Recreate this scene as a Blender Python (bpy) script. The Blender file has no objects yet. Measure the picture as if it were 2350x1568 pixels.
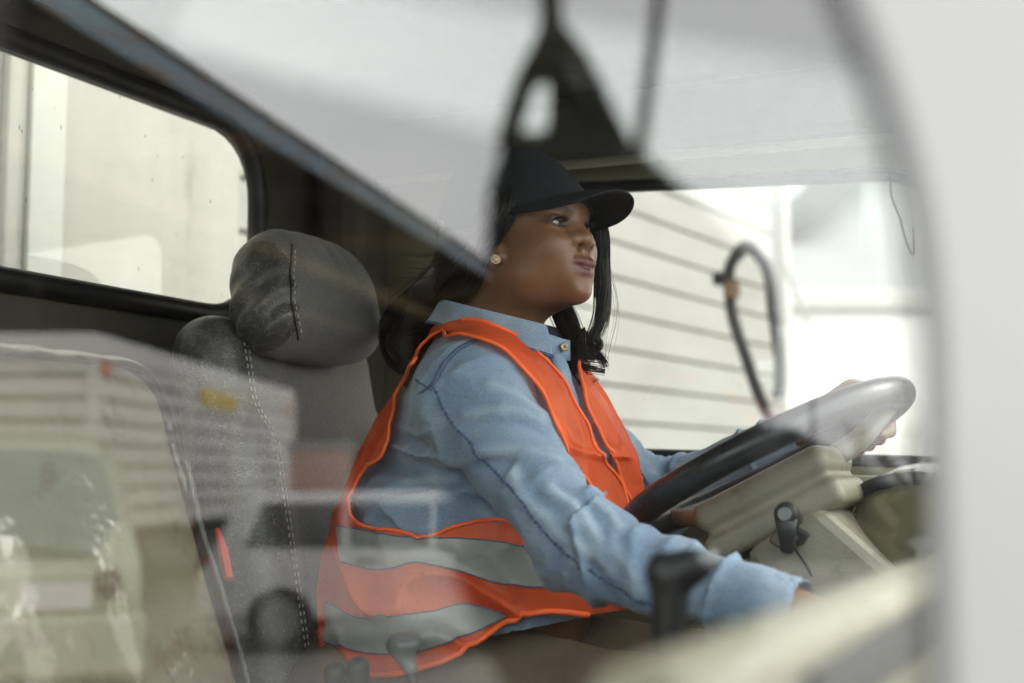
import bpy, bmesh, math, random
import numpy as np
from mathutils import Vector, Matrix
R = math.radians
scene = bpy.context.scene
random.seed(7); rng = np.random.default_rng(7)

# ------------------------------------------------------------------ camera, sky, sun, exposure
CAM = np.array([.743, -1.275, 1.65]); YAW, PIT, FPX = R(25.1), R(5.6), 3100.0
FWD = np.array([-math.sin(YAW)*math.cos(PIT), math.cos(YAW)*math.cos(PIT), math.sin(PIT)])
RGT = np.array([math.cos(YAW), math.sin(YAW), 0.0]); UPV = np.cross(RGT, FWD)
cd = bpy.data.cameras.new('camera'); cam = bpy.data.objects.new('camera', cd); scene.collection.objects.link(cam)
cam.location = CAM; cam.rotation_euler = (R(90)+PIT, 0, YAW)
cd.sensor_width = 36; cd.lens = FPX/2350*36; cd.clip_start = .01; cd.clip_end = 2000
cd.dof.use_dof = True; cd.dof.focus_distance = 1.80; cd.dof.aperture_fstop = 2.7
scene.camera = cam
def ray(x, y): return FWD + RGT*((x-1175)/FPX) - UPV*((y-784)/FPX)
def at(x, y, X=None, Y=None, Z=None, d=None):
    r = ray(x, y)
    t = d if d is not None else (X-CAM[0])/r[0] if X is not None else (Y-CAM[1])/r[1] if Y is not None else (Z-CAM[2])/r[2]
    return CAM + t*r
GLASS_Y = -.9                                    # plane of the passenger side glass
def mirrored(p): return np.array([p[0], 2*GLASS_Y-p[1], p[2]])

SUN_EL, SUN_AZ = 36, 53
world = bpy.data.worlds.new('World'); scene.world = world; world.use_nodes = True
nt = world.node_tree; nt.nodes.clear()
wo = nt.nodes.new('ShaderNodeOutputWorld'); bg = nt.nodes.new('ShaderNodeBackground'); bg.inputs[1].default_value = .12
sky = nt.nodes.new('ShaderNodeTexSky'); sky.sky_type = 'NISHITA'; sky.sun_disc = False
sky.sun_elevation = R(SUN_EL); sky.sun_rotation = R(SUN_AZ); sky.air_density = 1.5; sky.dust_density = 4
tc = nt.nodes.new('ShaderNodeTexCoord'); mp = nt.nodes.new('ShaderNodeMapping'); mp.inputs['Scale'].default_value = (1, 1, 2.4)
no = nt.nodes.new('ShaderNodeTexNoise'); no.inputs['Scale'].default_value = 2.3; no.inputs['Detail'].default_value = 4; no.inputs['Roughness'].default_value = .5
cr = nt.nodes.new('ShaderNodeValToRGB')          # cloud deck, lighter and darker
cr.color_ramp.elements[0].position = .3; cr.color_ramp.elements[0].color = (10.6, 10.7, 10.8, 1)
cr.color_ramp.elements[1].position = .7; cr.color_ramp.elements[1].color = (14.2, 14.2, 14.0, 1)
mx = nt.nodes.new('ShaderNodeMix'); mx.data_type = 'RGBA'; mx.inputs[0].default_value = .85
L = nt.links.new
L(tc.outputs['Generated'], mp.inputs[0]); L(mp.outputs[0], no.inputs['Vector']); L(no.outputs['Fac'], cr.inputs[0])
L(sky.outputs[0], mx.inputs[6]); L(cr.outputs[0], mx.inputs[7]); L(mx.outputs[2], bg.inputs[0]); L(bg.outputs[0], wo.inputs[0])
sd = bpy.data.lights.new('sun', 'SUN'); sun = bpy.data.objects.new('sun', sd); scene.collection.objects.link(sun)
sd.energy = .5; sd.angle = R(20); sd.color = (1, .96, .9)
sun.rotation_euler = (R(90-SUN_EL), 0, R(180-SUN_AZ))
scene.view_settings.view_transform = 'Standard'; scene.view_settings.look = 'None'
scene.view_settings.exposure = 1.6; scene.view_settings.gamma = 1
scene.cycles.use_denoising = True
scene.cycles.max_bounces = 10; scene.cycles.transparent_max_bounces = 24; scene.cycles.diffuse_bounces = 5
scene.cycles.sample_clamp_indirect = 12; scene.cycles.caustics_reflective = False

# ------------------------------------------------------------------ object helpers
def link(name, me, mat=None, parent=None, smooth=True):
    o = bpy.data.objects.new(name, me); scene.collection.objects.link(o)
    for m in (mat if isinstance(mat, (list, tuple)) else [mat] if mat else []): me.materials.append(m)
    if smooth and len(me.polygons): me.polygons.foreach_set('use_smooth', [True]*len(me.polygons))
    if parent is not None: o.parent = parent
    return o
def tag(o, label, cat, group=None):
    o['label'] = label; o['category'] = cat
    if group: o['group'] = group
    return o
def struct(o, kind='structure'): o['kind'] = kind; return o
def thing(name, label, cat, loc=(0, 0, 0), group=None):
    o = bpy.data.objects.new(name, None); scene.collection.objects.link(o); o.location = loc; o.empty_display_size = .1
    return tag(o, label, cat, group)
class MB:
    """collects simple solids in one bmesh"""
    def __init__(s): s.bm = bmesh.new()
    def box(s, c, d, rot=None, bev=0.0, seg=2):
        M = Matrix.Translation(c) @ (rot.to_4x4() if rot is not None else Matrix()) @ Matrix.Diagonal((d[0], d[1], d[2], 1))
        r = bmesh.ops.create_cube(s.bm, size=1, matrix=M)
        if bev > 0:
            es = list({e for v in r['verts'] for e in v.link_edges})
            bmesh.ops.bevel(s.bm, geom=es, offset=bev, segments=seg, affect='EDGES', profile=.5)
        return s
    def tube(s, pts, r, n=10, closed=False, caps=True):
        pts = [Vector(p) for p in pts]; N = len(pts); rs = r if isinstance(r, (list, tuple, np.ndarray)) else [r]*N
        rings = []; prev = None
        for i, p in enumerate(pts):
            a = pts[(i-1) % N] if closed or i > 0 else p; b = pts[(i+1) % N] if closed or i < N-1 else p
            t = (b-a)
            if t.length < 1e-9: t = Vector((0, 0, 1))
            t.normalize()
            if prev is None:
                prev = t.cross(Vector((0, 0, 1)))
                if prev.length < 1e-3: prev = t.cross(Vector((1, 0, 0)))
            u = prev - t*prev.dot(t)
            if u.length < 1e-6: u = t.orthogonal()
            u.normalize(); prev = u; w = t.cross(u)
            rings.append([s.bm.verts.new(p + (u*math.cos(2*math.pi*k/n) + w*math.sin(2*math.pi*k/n))*rs[i]) for k in range(n)])
        for i in range(N if closed else N-1):
            A, B = rings[i], rings[(i+1) % N]
            for k in range(n): s.bm.faces.new((A[k], A[(k+1) % n], B[(k+1) % n], B[k]))
        if caps and not closed: s.bm.faces.new(rings[0][::-1]); s.bm.faces.new(rings[-1])
        return s
    def prism(s, pts, off):
        """flat polygon pts extruded by vector off"""
        off = Vector(off); A = [s.bm.verts.new(p) for p in pts]; B = [s.bm.verts.new(Vector(p)+off) for p in pts]
        s.bm.faces.new(A[::-1]); s.bm.faces.new(B); n = len(A)
        for i in range(n): s.bm.faces.new((A[i], A[(i+1) % n], B[(i+1) % n], B[i]))
        return s
    def ball(s, c, r, seg=16, scale=(1, 1, 1)):
        bmesh.ops.create_uvsphere(s.bm, u_segments=seg, v_segments=max(6, seg*2//3), radius=r, matrix=Matrix.Translation(c) @ Matrix.Diagonal((*scale, 1)))
        return s
    def grid(s, P):
        """P: (m, n, 3) array of points"""
        m, n = P.shape[:2]; V = [[s.bm.verts.new(P[i, j]) for j in range(n)] for i in range(m)]
        for i in range(m-1):
            for j in range(n-1): s.bm.faces.new((V[i][j], V[i+1][j], V[i+1][j+1], V[i][j+1]))
        return s
    def build(s, name, mat=None, parent=None, smooth=False, bevel=0.0):
        bmesh.ops.recalc_face_normals(s.bm, faces=s.bm.faces)
        me = bpy.data.meshes.new(name); s.bm.to_mesh(me); s.bm.free()
        o = link(name, me, mat, parent, smooth)
        if bevel:
            md = o.modifiers.new('bevel', 'BEVEL'); md.width = bevel; md.segments = 2; md.limit_method = 'ANGLE'
        return o
def raypoly(poly, c, ang):
    """distance from c to polygon boundary along angle ang (2-D, star shaped)"""
    d = np.array([math.cos(ang), math.sin(ang)]); best = None
    for i in range(len(poly)):
        a = np.array(poly[i])-c; e = np.array(poly[(i+1) % len(poly)])-np.array(poly[i])
        den = d[0]*e[1]-d[1]*e[0]
        if abs(den) < 1e-12: continue
        t = (a[0]*e[1]-a[1]*e[0])/den; u = (a[0]*d[1]-a[1]*d[0])/den
        if t > 0 and -1e-9 <= u <= 1+1e-9 and (best is None or t < best): best = t
    return c + d*best
def rounded(poly, r, n=8):
    out = []; N = len(poly)
    for i in range(N):
        p = np.array(poly[i], float); a = np.array(poly[i-1], float)-p; b = np.array(poly[(i+1) % N], float)-p
        rr = r[i] if isinstance(r, (list, tuple)) else r
        la, lb = np.linalg.norm(a), np.linalg.norm(b); a /= la; b /= lb
        for k in range(n+1):
            t = k/n; A = p+a*rr; B = p+b*rr
            out.append((1-t)**2*A + 2*t*(1-t)*p + t*t*B)
    return [tuple(q) for q in out]
def plate_hole(outer, inner, axis, c0, c1):
    """plate between axis=c0 and axis=c1 with a hole; polygons in the two other axes"""
    c = np.mean(np.array(inner), axis=0)
    angs = sorted([math.atan2(p[1]-c[1], p[0]-c[0]) for p in list(inner)+list(outer)])
    angs = [a for i, a in enumerate(angs) if i == 0 or a-angs[i-1] > 1e-4]
    b = MB(); o3 = lambda q, v: (v, q[0], q[1]) if axis == 0 else (q[0], v, q[1])
    rows = []
    for a in angs:
        i2, o2 = raypoly(inner, c, a), raypoly(outer, c, a)
        rows.append([b.bm.verts.new(o3(i2, c0)), b.bm.verts.new(o3(o2, c0)), b.bm.verts.new(o3(o2, c1)), b.bm.verts.new(o3(i2, c1))])
    n = len(rows)
    for i in range(n):
        A, B = rows[i], rows[(i+1) % n]
        for k in range(4): b.bm.faces.new((A[k], A[(k+1) % 4], B[(k+1) % 4], B[k]))
    return b

# ------------------------------------------------------------------ materials
def newmat(name):
    m = bpy.data.materials.new(name); m.use_nodes = True; t = m.node_tree
    return m, t, t.nodes['Principled BSDF']
def N(t, kind, **kw):
    n = t.nodes.new('ShaderNode'+kind)
    for k, v in kw.items():
        if k in n.inputs: n.inputs[k].default_value = v
        else: setattr(n, k, v)
    return n
def objco(t, scale=(1, 1, 1)):
    c = N(t, 'TexCoord'); m = N(t, 'Mapping'); m.inputs['Scale'].default_value = scale
    t.links.new(c.outputs['Object'], m.inputs[0]); return m.outputs[0]
def ramp(t, fac, stops):
    r = N(t, 'ValToRGB'); e = r.color_ramp.elements
    while len(e) < len(stops): e.new(.5)
    for q, (p, c) in zip(e, stops): q.position = p; q.color = (*c, 1) if len(c) == 3 else c
    t.links.new(fac, r.inputs[0]); return r.outputs[0]
def mixc(t, fac, a, b, blend='MIX'):
    m = N(t, 'Mix', data_type='RGBA', blend_type=blend)
    for i, v in ((0, fac), (6, a), (7, b)):
        if hasattr(v, 'links') or isinstance(v, bpy.types.NodeSocket): t.links.new(v, m.inputs[i])
        else: m.inputs[i].default_value = v if i == 0 else (*v, 1)
    return m.outputs[2]
def mth(t, op, a, b=0.0, c=None):
    m = N(t, 'Math', operation=op)
    for i, v in enumerate((a, b, c)):
        if v is None: continue
        if isinstance(v, bpy.types.NodeSocket): t.links.new(v, m.inputs[i])
        else: m.inputs[i].default_value = v
    return m.outputs[0]
def bump(t, p, h, strength=.2, dist=.002):
    b = N(t, 'Bump'); b.inputs['Strength'].default_value = strength; b.inputs['Distance'].default_value = dist
    t.links.new(h, b.inputs['Height']); t.links.new(b.outputs[0], p.inputs['Normal'])
def noise(t, co, scale, detail=4, rough=.55, out='Fac'):
    n = N(t, 'TexNoise'); n.inputs['Scale'].default_value = scale; n.inputs['Detail'].default_value = detail; n.inputs['Roughness'].default_value = rough
    t.links.new(co, n.inputs['Vector']); return n.outputs[out]
def plain(name, col, rough=.5, var=.25, scale=6, bumps=0.0, bscale=200, metal=0.0, stretch=(1, 1, 1), spec=.5, dirt=None):
    m, t, p = newmat(name); co = objco(t, stretch)
    lo = tuple(max(0, c*(1-var)) for c in col); hi = tuple(c*(1+var) for c in col)
    c = ramp(t, noise(t, co, scale, 6, .6), [(.3, lo), (.7, hi)])
    if dirt:
        f = ramp(t, noise(t, co, scale*2.7, 8, .65), [(dirt[1], (0, 0, 0)), (dirt[1]+.12, (1, 1, 1))])
        c = mixc(t, f, c, dirt[0])
    t.links.new(c, p.inputs['Base Color']); p.inputs['Metallic'].default_value = metal; p.inputs['Specular IOR Level'].default_value = spec
    rr = ramp(t, noise(t, co, scale*3, 5), [(.3, (max(0, rough-.08),)*3), (.7, (min(1, rough+.08),)*3)])
    t.links.new(rr, p.inputs['Roughness'])
    if bumps: bump(t, p, noise(t, objco(t), bscale, 3), bumps, .002)
    return m
def pane(name, tint=(.93, .96, .94), boost=2.0, dirt=0.0):
    """thin sheet of glass: clear with the Fresnel reflection of both faces, and a little dust"""
    m = bpy.data.materials.new(name); m.use_nodes = True; t = m.node_tree; t.nodes.clear()
    out = N(t, 'OutputMaterial'); tr = N(t, 'BsdfTransparent'); tr.inputs[0].default_value = (*tint, 1)
    gl = N(t, 'BsdfGlossy'); gl.inputs['Roughness'].default_value = 0.0; gl.inputs[0].default_value = (1, 1, 1, 1)
    geo = N(t, 'NewGeometry'); dp = N(t, 'VectorMath', operation='DOT_PRODUCT')
    t.links.new(geo.outputs['Incoming'], dp.inputs[0]); t.links.new(geo.outputs['Normal'], dp.inputs[1])
    om = mth(t, 'SUBTRACT', 1.0, mth(t, 'ABSOLUTE', dp.outputs['Value']))          # Schlick, both faces the same
    f = mth(t, 'MINIMUM', mth(t, 'MULTIPLY', mth(t, 'MULTIPLY_ADD', mth(t, 'POWER', om, 5.0), .957, .043), boost), 1.0)
    mix = N(t, 'MixShader'); t.links.new(f, mix.inputs[0]); t.links.new(tr.outputs[0], mix.inputs[1]); t.links.new(gl.outputs[0], mix.inputs[2])
    last = mix.outputs[0]
    if dirt:
        df = N(t, 'BsdfDiffuse'); df.inputs[0].default_value = (.6, .58, .52, 1); co = objco(t)
        f2 = ramp(t, noise(t, co, 7, 8, .7), [(.42, (0, 0, 0)), (.8, (dirt,)*3)])
        m2 = N(t, 'MixShader'); t.links.new(f2, m2.inputs[0]); t.links.new(last, m2.inputs[1]); t.links.new(df.outputs[0], m2.inputs[2]); last = m2.outputs[0]
    t.links.new(last, out.inputs[0]); return m

# ------------------------------------------------------------------ signed distance sculpting
def _h(i, j, k): 
    n = (i*374761393 + j*668265263 + k*2147483647 + 1013) & 0xffffffff
    n = ((n ^ (n >> 13))*1274126177) & 0xffffffff
    return ((n ^ (n >> 16)) & 0xffff)/65535.0
def vnoise(p):
    p = np.asarray(p, dtype=np.float64); i = np.floor(p).astype(np.int64); f = p-i; f = f*f*(3-2*f); r = 0
    for a in (0, 1):
        for b in (0, 1):
            for c in (0, 1):
                w = (f[:, 0] if a else 1-f[:, 0])*(f[:, 1] if b else 1-f[:, 1])*(f[:, 2] if c else 1-f[:, 2])
                r = r + w*_h(i[:, 0]+a, i[:, 1]+b, i[:, 2]+c)
    return r
def smin(a, b, k):
    h = np.maximum(k-np.abs(a-b), 0)/k; return np.minimum(a, b)-h*h*k*.25
def smax(a, b, k): return -smin(-a, -b, k)
def sph(p, c, r): return np.linalg.norm(p-np.asarray(c), axis=1)-r
def ell(p, c, r):
    r = np.asarray(r); q = (p-np.asarray(c)); k0 = np.linalg.norm(q/r, axis=1); k1 = np.linalg.norm(q/(r*r), axis=1)
    return k0*(k0-1)/np.maximum(k1, 1e-9)
def cap(p, a, b, ra, rb=None):
    a = np.asarray(a, float); b = np.asarray(b, float); rb = ra if rb is None else rb
    ba = b-a; pa = p-a; h = np.clip(pa@ba/(ba@ba), 0, 1)
    return np.linalg.norm(pa-h[:, None]*ba, axis=1)-(ra+(rb-ra)*h)
def rbox(p, c, half, r, M=None):
    q = p-np.asarray(c)
    if M is not None: q = q@M                     # M columns = local axes
    q = np.abs(q)-(np.asarray(half)-r)
    return np.linalg.norm(np.maximum(q, 0), axis=1)+np.minimum(q.max(axis=1), 0)-r
def basis(x, y=None):
    x = np.asarray(x, float); x = x/np.linalg.norm(x); y = np.array([0, 1.0, 0]) if y is None else np.asarray(y, float)
    y = y-x*(y@x); y /= np.linalg.norm(y); return np.stack([x, y, np.cross(x, y)], axis=1)
def surfnet(f, lo, hi, h, B=16, slack=1.5):
    lo = np.asarray(lo, float); hi = np.asarray(hi, float); nb = np.ceil((hi-lo)/(h*B)).astype(int)
    I = np.stack(np.meshgrid(*[np.arange(n) for n in nb], indexing='ij'), -1).reshape(-1, 3)
    v = f(lo+(I+.5)*h*B); I = I[np.abs(v) < slack*h*B*.9]
    g = np.stack(np.meshgrid(*[np.arange(B+1)]*3, indexing='ij'), -1).reshape(-1, 3)
    dim = nb*B+2; st = np.array([dim[1]*dim[2], dim[2], 1])
    keys, pos, edges = [], [], []
    for s in range(0, len(I), 60):
        blk = I[s:s+60]; G = (blk[:, None, :]*B+g[None]).reshape(-1, 3)
        V = f(lo+G*h).reshape(len(blk), B+1, B+1, B+1)
        D = {}
        cnt = 0; acc = 0
        S = V < 0; c8 = [S[:, a:B+a, b:B+b, c:B+c] for a in (0, 1) for b in (0, 1) for c in (0, 1)]
        su = sum(x.astype(np.int8) for x in c8); act = (su > 0) & (su < 8)
        w = np.argwhere(act)
        if not len(w): continue
        val = {(a, b, c): V[w[:, 0], w[:, 1]+a, w[:, 2]+b, w[:, 3]+c] for a in (0, 1) for b in (0, 1) for c in (0, 1)}
        P = np.zeros((len(w), 3)); C = np.zeros(len(w))
        for (a, b, c) in val:
            for ax in range(3):
                q = [a, b, c]
                if q[ax]: continue
                q2 = q.copy(); q2[ax] = 1; va, vb = val[tuple(q)], val[tuple(q2)]
                m = (va < 0) != (vb < 0); t = np.where(m, va/np.where(m, va-vb, 1), 0)
                e = np.tile(np.array(q, float), (len(w), 1)); e[:, ax] = t
                P += np.where(m[:, None], e, 0); C += m
        cell = blk[w[:, 0]]*B+w[:, 1:]
        keys.append(cell@st); pos.append(lo+(cell+P/C[:, None])*h)
        for ax in range(3):
            sl = [slice(None), slice(0, B), slice(0, B), slice(0, B)]; s2 = sl.copy(); s2[ax+1] = slice(1, B+1)
            A0, A1 = S[tuple(sl)], S[tuple(s2)]; w2 = np.argwhere(A0 != A1)
            if len(w2):
                gi = blk[w2[:, 0]]*B+w2[:, 1:]
                edges.append(np.column_stack([gi@st, np.full(len(w2), ax), A0[tuple(w2.T)].astype(int)]))
    keys = np.concatenate(keys); pos = np.concatenate(pos); o = np.argsort(keys); keys, pos = keys[o], pos[o]
    E = np.concatenate(edges); quads = []
    for ax in range(3):
        e = E[E[:, 1] == ax]; u, w = st[(ax+1) % 3], st[(ax+2) % 3]
        q = np.column_stack([e[:, 0]-u-w, e[:, 0]-w, e[:, 0], e[:, 0]-u]); 
        q = np.where(e[:, 2:3] == 1, q, q[:, ::-1]); quads.append(q)
    q = np.concatenate(quads); ix = np.searchsorted(keys, q); ix[ix >= len(keys)] = 0
    ok = (keys[ix] == q).all(axis=1); return pos, ix[ok]
def sdf_obj(name, f, lo, hi, h, mat=None, parent=None, slack=1.5, colour=None, keep=None, smooth_iter=1):
    P, Q = surfnet(f, lo, hi, h, slack=slack)
    if keep is not None:
        k = keep(P[Q].mean(axis=1)); Q = Q[k]; u, inv = np.unique(Q, return_inverse=True); P = P[u]; Q = inv.reshape(-1, 4)
    for _ in range(smooth_iter):
        S_ = np.zeros_like(P); K_ = np.zeros(len(P))
        for a in range(4):
            np.add.at(S_, Q[:, a], P[Q[:, (a+1) % 4]]+P[Q[:, (a+3) % 4]]); np.add.at(K_, Q[:, a], 2)
        P = .35*P+.65*S_/np.maximum(K_, 1)[:, None]
    me = bpy.data.meshes.new(name); me.vertices.add(len(P)); me.vertices.foreach_set('co', P.astype(np.float32).ravel())
    me.loops.add(Q.size); me.loops.foreach_set('vertex_index', Q.astype(np.int32).ravel())
    me.polygons.add(len(Q)); me.polygons.foreach_set('loop_start', np.arange(0, Q.size, 4, dtype=np.int32))
    me.update(calc_edges=True); me.validate()
    o = link(name, me, mat, parent, True)
    if colour is not None:
        a = me.color_attributes.new('tone', 'FLOAT_COLOR', 'POINT'); c = colour(P); c = np.column_stack([c, np.ones(len(P))])
        a.data.foreach_set('color', c.astype(np.float32).ravel())
    return o
def march(f, x, y, tmin=.7, tmax=3.0):
    """first hit of the surface f along the view ray through a photo point"""
    r = ray(x, y); t = np.linspace(tmin, tmax, 900); v = f(CAM+t[:, None]*r); i = np.argmax(v < 0)
    if not (v < 0).any(): i = int(np.argmin(v)); return CAM+t[i]*r
    for a, b in [(t[max(i-1, 0)], t[i])]:
        tt = np.linspace(a, b, 20); vv = f(CAM+tt[:, None]*r); j = np.argmax(vv < 0) if (vv < 0).any() else 19
        return CAM+tt[j]*r
def on(f, P, off=0.0, it=6):
    """pull points onto the surface f = off"""
    P = np.array(P, float); e = 1e-3
    for _ in range(it):
        g = np.stack([f(P+np.eye(3)[k]*e)-f(P-np.eye(3)[k]*e) for k in range(3)], 1)/(2*e)
        P -= (f(P)-off)[:, None]*g/np.maximum((g*g).sum(1), .05)[:, None]
    return P
def spline(pts, n, closed=False):
    P = np.array(pts, float); d = np.r_[0, np.cumsum(np.linalg.norm(np.diff(P, axis=0), axis=1))]
    out = []; u = np.linspace(0, d[-1], n)
    m = np.gradient(P, d, axis=0) if len(P) > 2 else np.tile((P[1]-P[0])/d[-1], (2, 1))
    for x in u:
        i = min(np.searchsorted(d, x, side='right')-1, len(P)-2); hh = d[i+1]-d[i]; t = (x-d[i])/hh
        out.append((2*t**3-3*t*t+1)*P[i]+(t**3-2*t*t+t)*hh*m[i]+(-2*t**3+3*t*t)*P[i+1]+(t**3-t*t)*hh*m[i+1])
    return np.array(out)

# ------------------------------------------------------------------ materials of the place
M_concrete = plain('concrete yard', (.24, .235, .225), .85, .22, 1.3, .3, 40, dirt=((.10, .095, .085), .56))
M_white = plain('pale grey cab paint', (.285, .285, .28), .32, .04, 3, .03, 300, dirt=((.21, .205, .19), .66))
M_brown = plain('dark brown lining', (.058, .052, .037), .75, .25, 5, .25, 350)
M_olive = plain('olive trim plastic', (.20, .19, .115), .5, .12, 9, .3, 420)
M_beige = plain('beige dash plastic', (.262, .245, .182), .42, .16, 11, .4, 420, dirt=((.17, .155, .10), .58))
M_black = plain('black plastic', (.014, .014, .0145), .42, .3, 20, .15, 300, spec=.35)
M_rubber = plain('black rubber', (.012, .012, .013), .5, .25, 20)
M_grey = plain('grey plastic', (.16, .165, .17), .35, .15, 20)
M_steel = plain('zinc steel', (.5, .5, .5), .35, .1, 20, metal=.9)
M_cream = plain('dirty cream panel', (.47, .465, .42), .5, .13, 2.6, .05, 60, stretch=(1, 1, .35), dirt=((.33, .32, .27), .60))
M_soffit = plain('dark timber soffit', (.060, .050, .034), .8, .4, 3, stretch=(.4, 4, 1))
M_beam = plain('tan timber', (.42, .31, .15), .7, .25, 6, stretch=(1, .3, 1))
M_glass = pane('passenger side glass', boost=2.4, dirt=.004)
M_glass2 = pane('cab glass', tint=(.72, .72, .69), boost=1.6, dirt=.04)
M_glass3 = pane('windscreen glass', boost=1.6)

def mat_rear_glass():
    m = pane('dusty rear glass', tint=(.72, .72, .69), boost=1.6, dirt=.05); t = m.node_tree; out = [n for n in t.nodes if n.type == 'OUTPUT_MATERIAL'][0]; src = out.inputs[0].links[0].from_socket; co = objco(t)
    f = None
    for sc, th, st in ((38, .085, (1, 1, .7)), (75, .10, (1, 1, .35))):
        mp_ = N(t, 'Mapping'); mp_.inputs['Scale'].default_value = st; t.links.new(co, mp_.inputs[0]); v = N(t, 'TexVoronoi'); v.inputs['Scale'].default_value = sc; t.links.new(mp_.outputs[0], v.inputs['Vector'])
        e = mth(t, 'MULTIPLY', mth(t, 'LESS_THAN', v.outputs['Distance'], th), ramp(t, noise(t, co, sc*.4, 2), [(.55, (0, 0, 0)), (.6, (1, 1, 1))])); f = e if f is None else mth(t, 'MAXIMUM', f, e)
    d = N(t, 'BsdfDiffuse'); d.inputs[0].default_value = (.06, .055, .04, 1); mx_ = N(t, 'MixShader'); t.links.new(mth(t, 'MULTIPLY', f, .45), mx_.inputs[0]); t.links.new(src, mx_.inputs[1]); t.links.new(d.outputs[0], mx_.inputs[2]); t.links.new(mx_.outputs[0], out.inputs[0]); return m
M_rear = mat_rear_glass()
def mat_fascia():
    m, t, p = newmat('rusted blue steel'); co = objco(t, (1, .6, 2.2))
    c = ramp(t, noise(t, co, 4, 5), [(.3, (.15, .215, .27)), (.7, (.23, .31, .375))])
    f = ramp(t, noise(t, co, 1.9, 7, .62), [(.53, (0, 0, 0)), (.63, (1, 1, 1))])
    t.links.new(mixc(t, f, c, (.23, .12, .05)), p.inputs['Base Color']); p.inputs['Roughness'].default_value = .55
    bump(t, p, noise(t, co, 14, 5), .3, .01); return m
def mat_siding(name, lo, hi, pitch, axis='Z', groove=.10):
    m, t, p = newmat(name); co = objco(t); s = N(t, 'SeparateXYZ'); t.links.new(co, s.inputs[0])
    fr = mth(t, 'FRACT', mth(t, 'MULTIPLY', s.outputs[axis], 1/pitch)); g = mth(t, 'LESS_THAN', fr, groove)
    c = ramp(t, noise(t, co, 1.4, 6, .6), [(.3, lo), (.7, hi)])
    t.links.new(mixc(t, g, c, tuple(v*.42 for v in lo)), p.inputs['Base Color']); p.inputs['Roughness'].default_value = .7
    bump(t, p, mth(t, 'SMOOTH_MIN', fr, groove, .05), .6, .02); return m

# ------------------------------------------------------------------ the yard on the far side, seen through the cab
b = MB(); b.grid(np.array([[(x, y, 0.0) for y in (-700, -40, -12, 0, 12, 40, 700)] for x in (-700, -40, -12, 0, 12, 40, 700)]))
struct(b.build('ground', M_concrete))

ang = R(-6.7); DX, DY = -math.sin(ang), math.cos(ang)
cw = at(1790, 700, d=7.6)                             # free corner of the boarded building
def along(s, off=0.0): return (cw[0]-DX*s-DY*off*1.0, cw[1]-DY*s+DX*off)
hall = thing('boarded_building', 'cream building with wide horizontal boards beyond the driver window', 'building', (cw[0], cw[1], 0))
def hall_part(name, b, mat, **k):
    o = b.build(name, mat, None, **k); o.parent = hall; o.matrix_parent_inverse = hall.matrix_world.inverted() if False else Matrix.Translation((-cw[0], -cw[1], 0)); return o
M_board = plain('cream weathered boards', (.46, .455, .425), .75, .07, 1.6, .1, 40, stretch=(1, 1, 3))
M_boardgap = plain('shaded board joint', (.44, .43, .385), .8, .15, 4)
H0, H1, PITCH = 0.3, 4.6, .158
b = MB(); z = H0; rotz = Matrix.Rotation(ang, 3, 'Z')
while z < H1:
    x0, y0 = along(2.55, .03); b.box((x0, y0, z+PITCH/2-.008), (.06, 5.1, PITCH-.011), rotz, .006, 1); z += PITCH
hall_part('boarding', b, M_board)
b = MB(); x0, y0 = along(2.55, 2.0); b.box((x0-.0, y0, 2.35), (3.84, 5.04, 4.7), rotz); hall_part('wall', b, M_boardgap)
b = MB(); x0, y0 = along(.02, .0); b.box((x0, y0, 2.45), (.12, .10, 4.5), rotz, .008, 1); hall_part('corner_post', b, M_board)
b = MB(); x0, y0 = along(2.5, 1.9); b.box((x0, y0, 4.78), (4.5, 5.8, .14), rotz); hall_part('roof', b, M_grey)

# black hose hanging in a tall loop on the building's corner
hp = [at(1860, 1075, d=5.6), at(1770, 965, d=5.7), at(1712, 820, d=5.75), at(1676, 690, d=5.8), at(1680, 600, d=5.8), at(1712, 563, d=5.8), at(1750, 600, d=5.8), at(1775, 720, d=5.75), at(1790, 880, d=5.7), at(1786, 912, d=5.7)]
hz = thing('air_hose', 'black rubber hose hanging in a tall loop near the boarded building corner', 'hose', tuple(hp[5]))
b = MB(); b.tube([Vector(p)-Vector(hp[5]) for p in spline(hp, 60)], .025, 10); b.build('hose_loop', M_rubber, hz, smooth=True)
b = MB(); q = Vector(at(1680, 665, d=5.79))-Vector(hp[5]); b.tube([q+Vector((0, 0, .035)), q-Vector((0, 0, .035))], .034, 10); b.build('brass_coupling', plain('brown coupling', (.16, .09, .045), .5), hz)
b = MB(); q = Vector(at(1652, 640, d=6.05))-Vector(hp[5]); b.box(q, (.06, .06, .06), None, .015); b.tube([q, Vector((0, 0, -.02))], .014, 6); b.build('hook', M_black, hz)
cabl = [at(1785, 562, d=7.3), at(1800, 610, d=7.2), at(1850, 730, d=7.0), at(1900, 900, d=6.8), at(1960, 1080, d=6.6)]
b = MB(); b.tube(spline(cabl, 24), .012, 6); tag(b.build('rope', plain('grey rope', (.25, .25, .22), .8), None), 'thin grey rope slanting down from the boarded building corner', 'rope')

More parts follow.
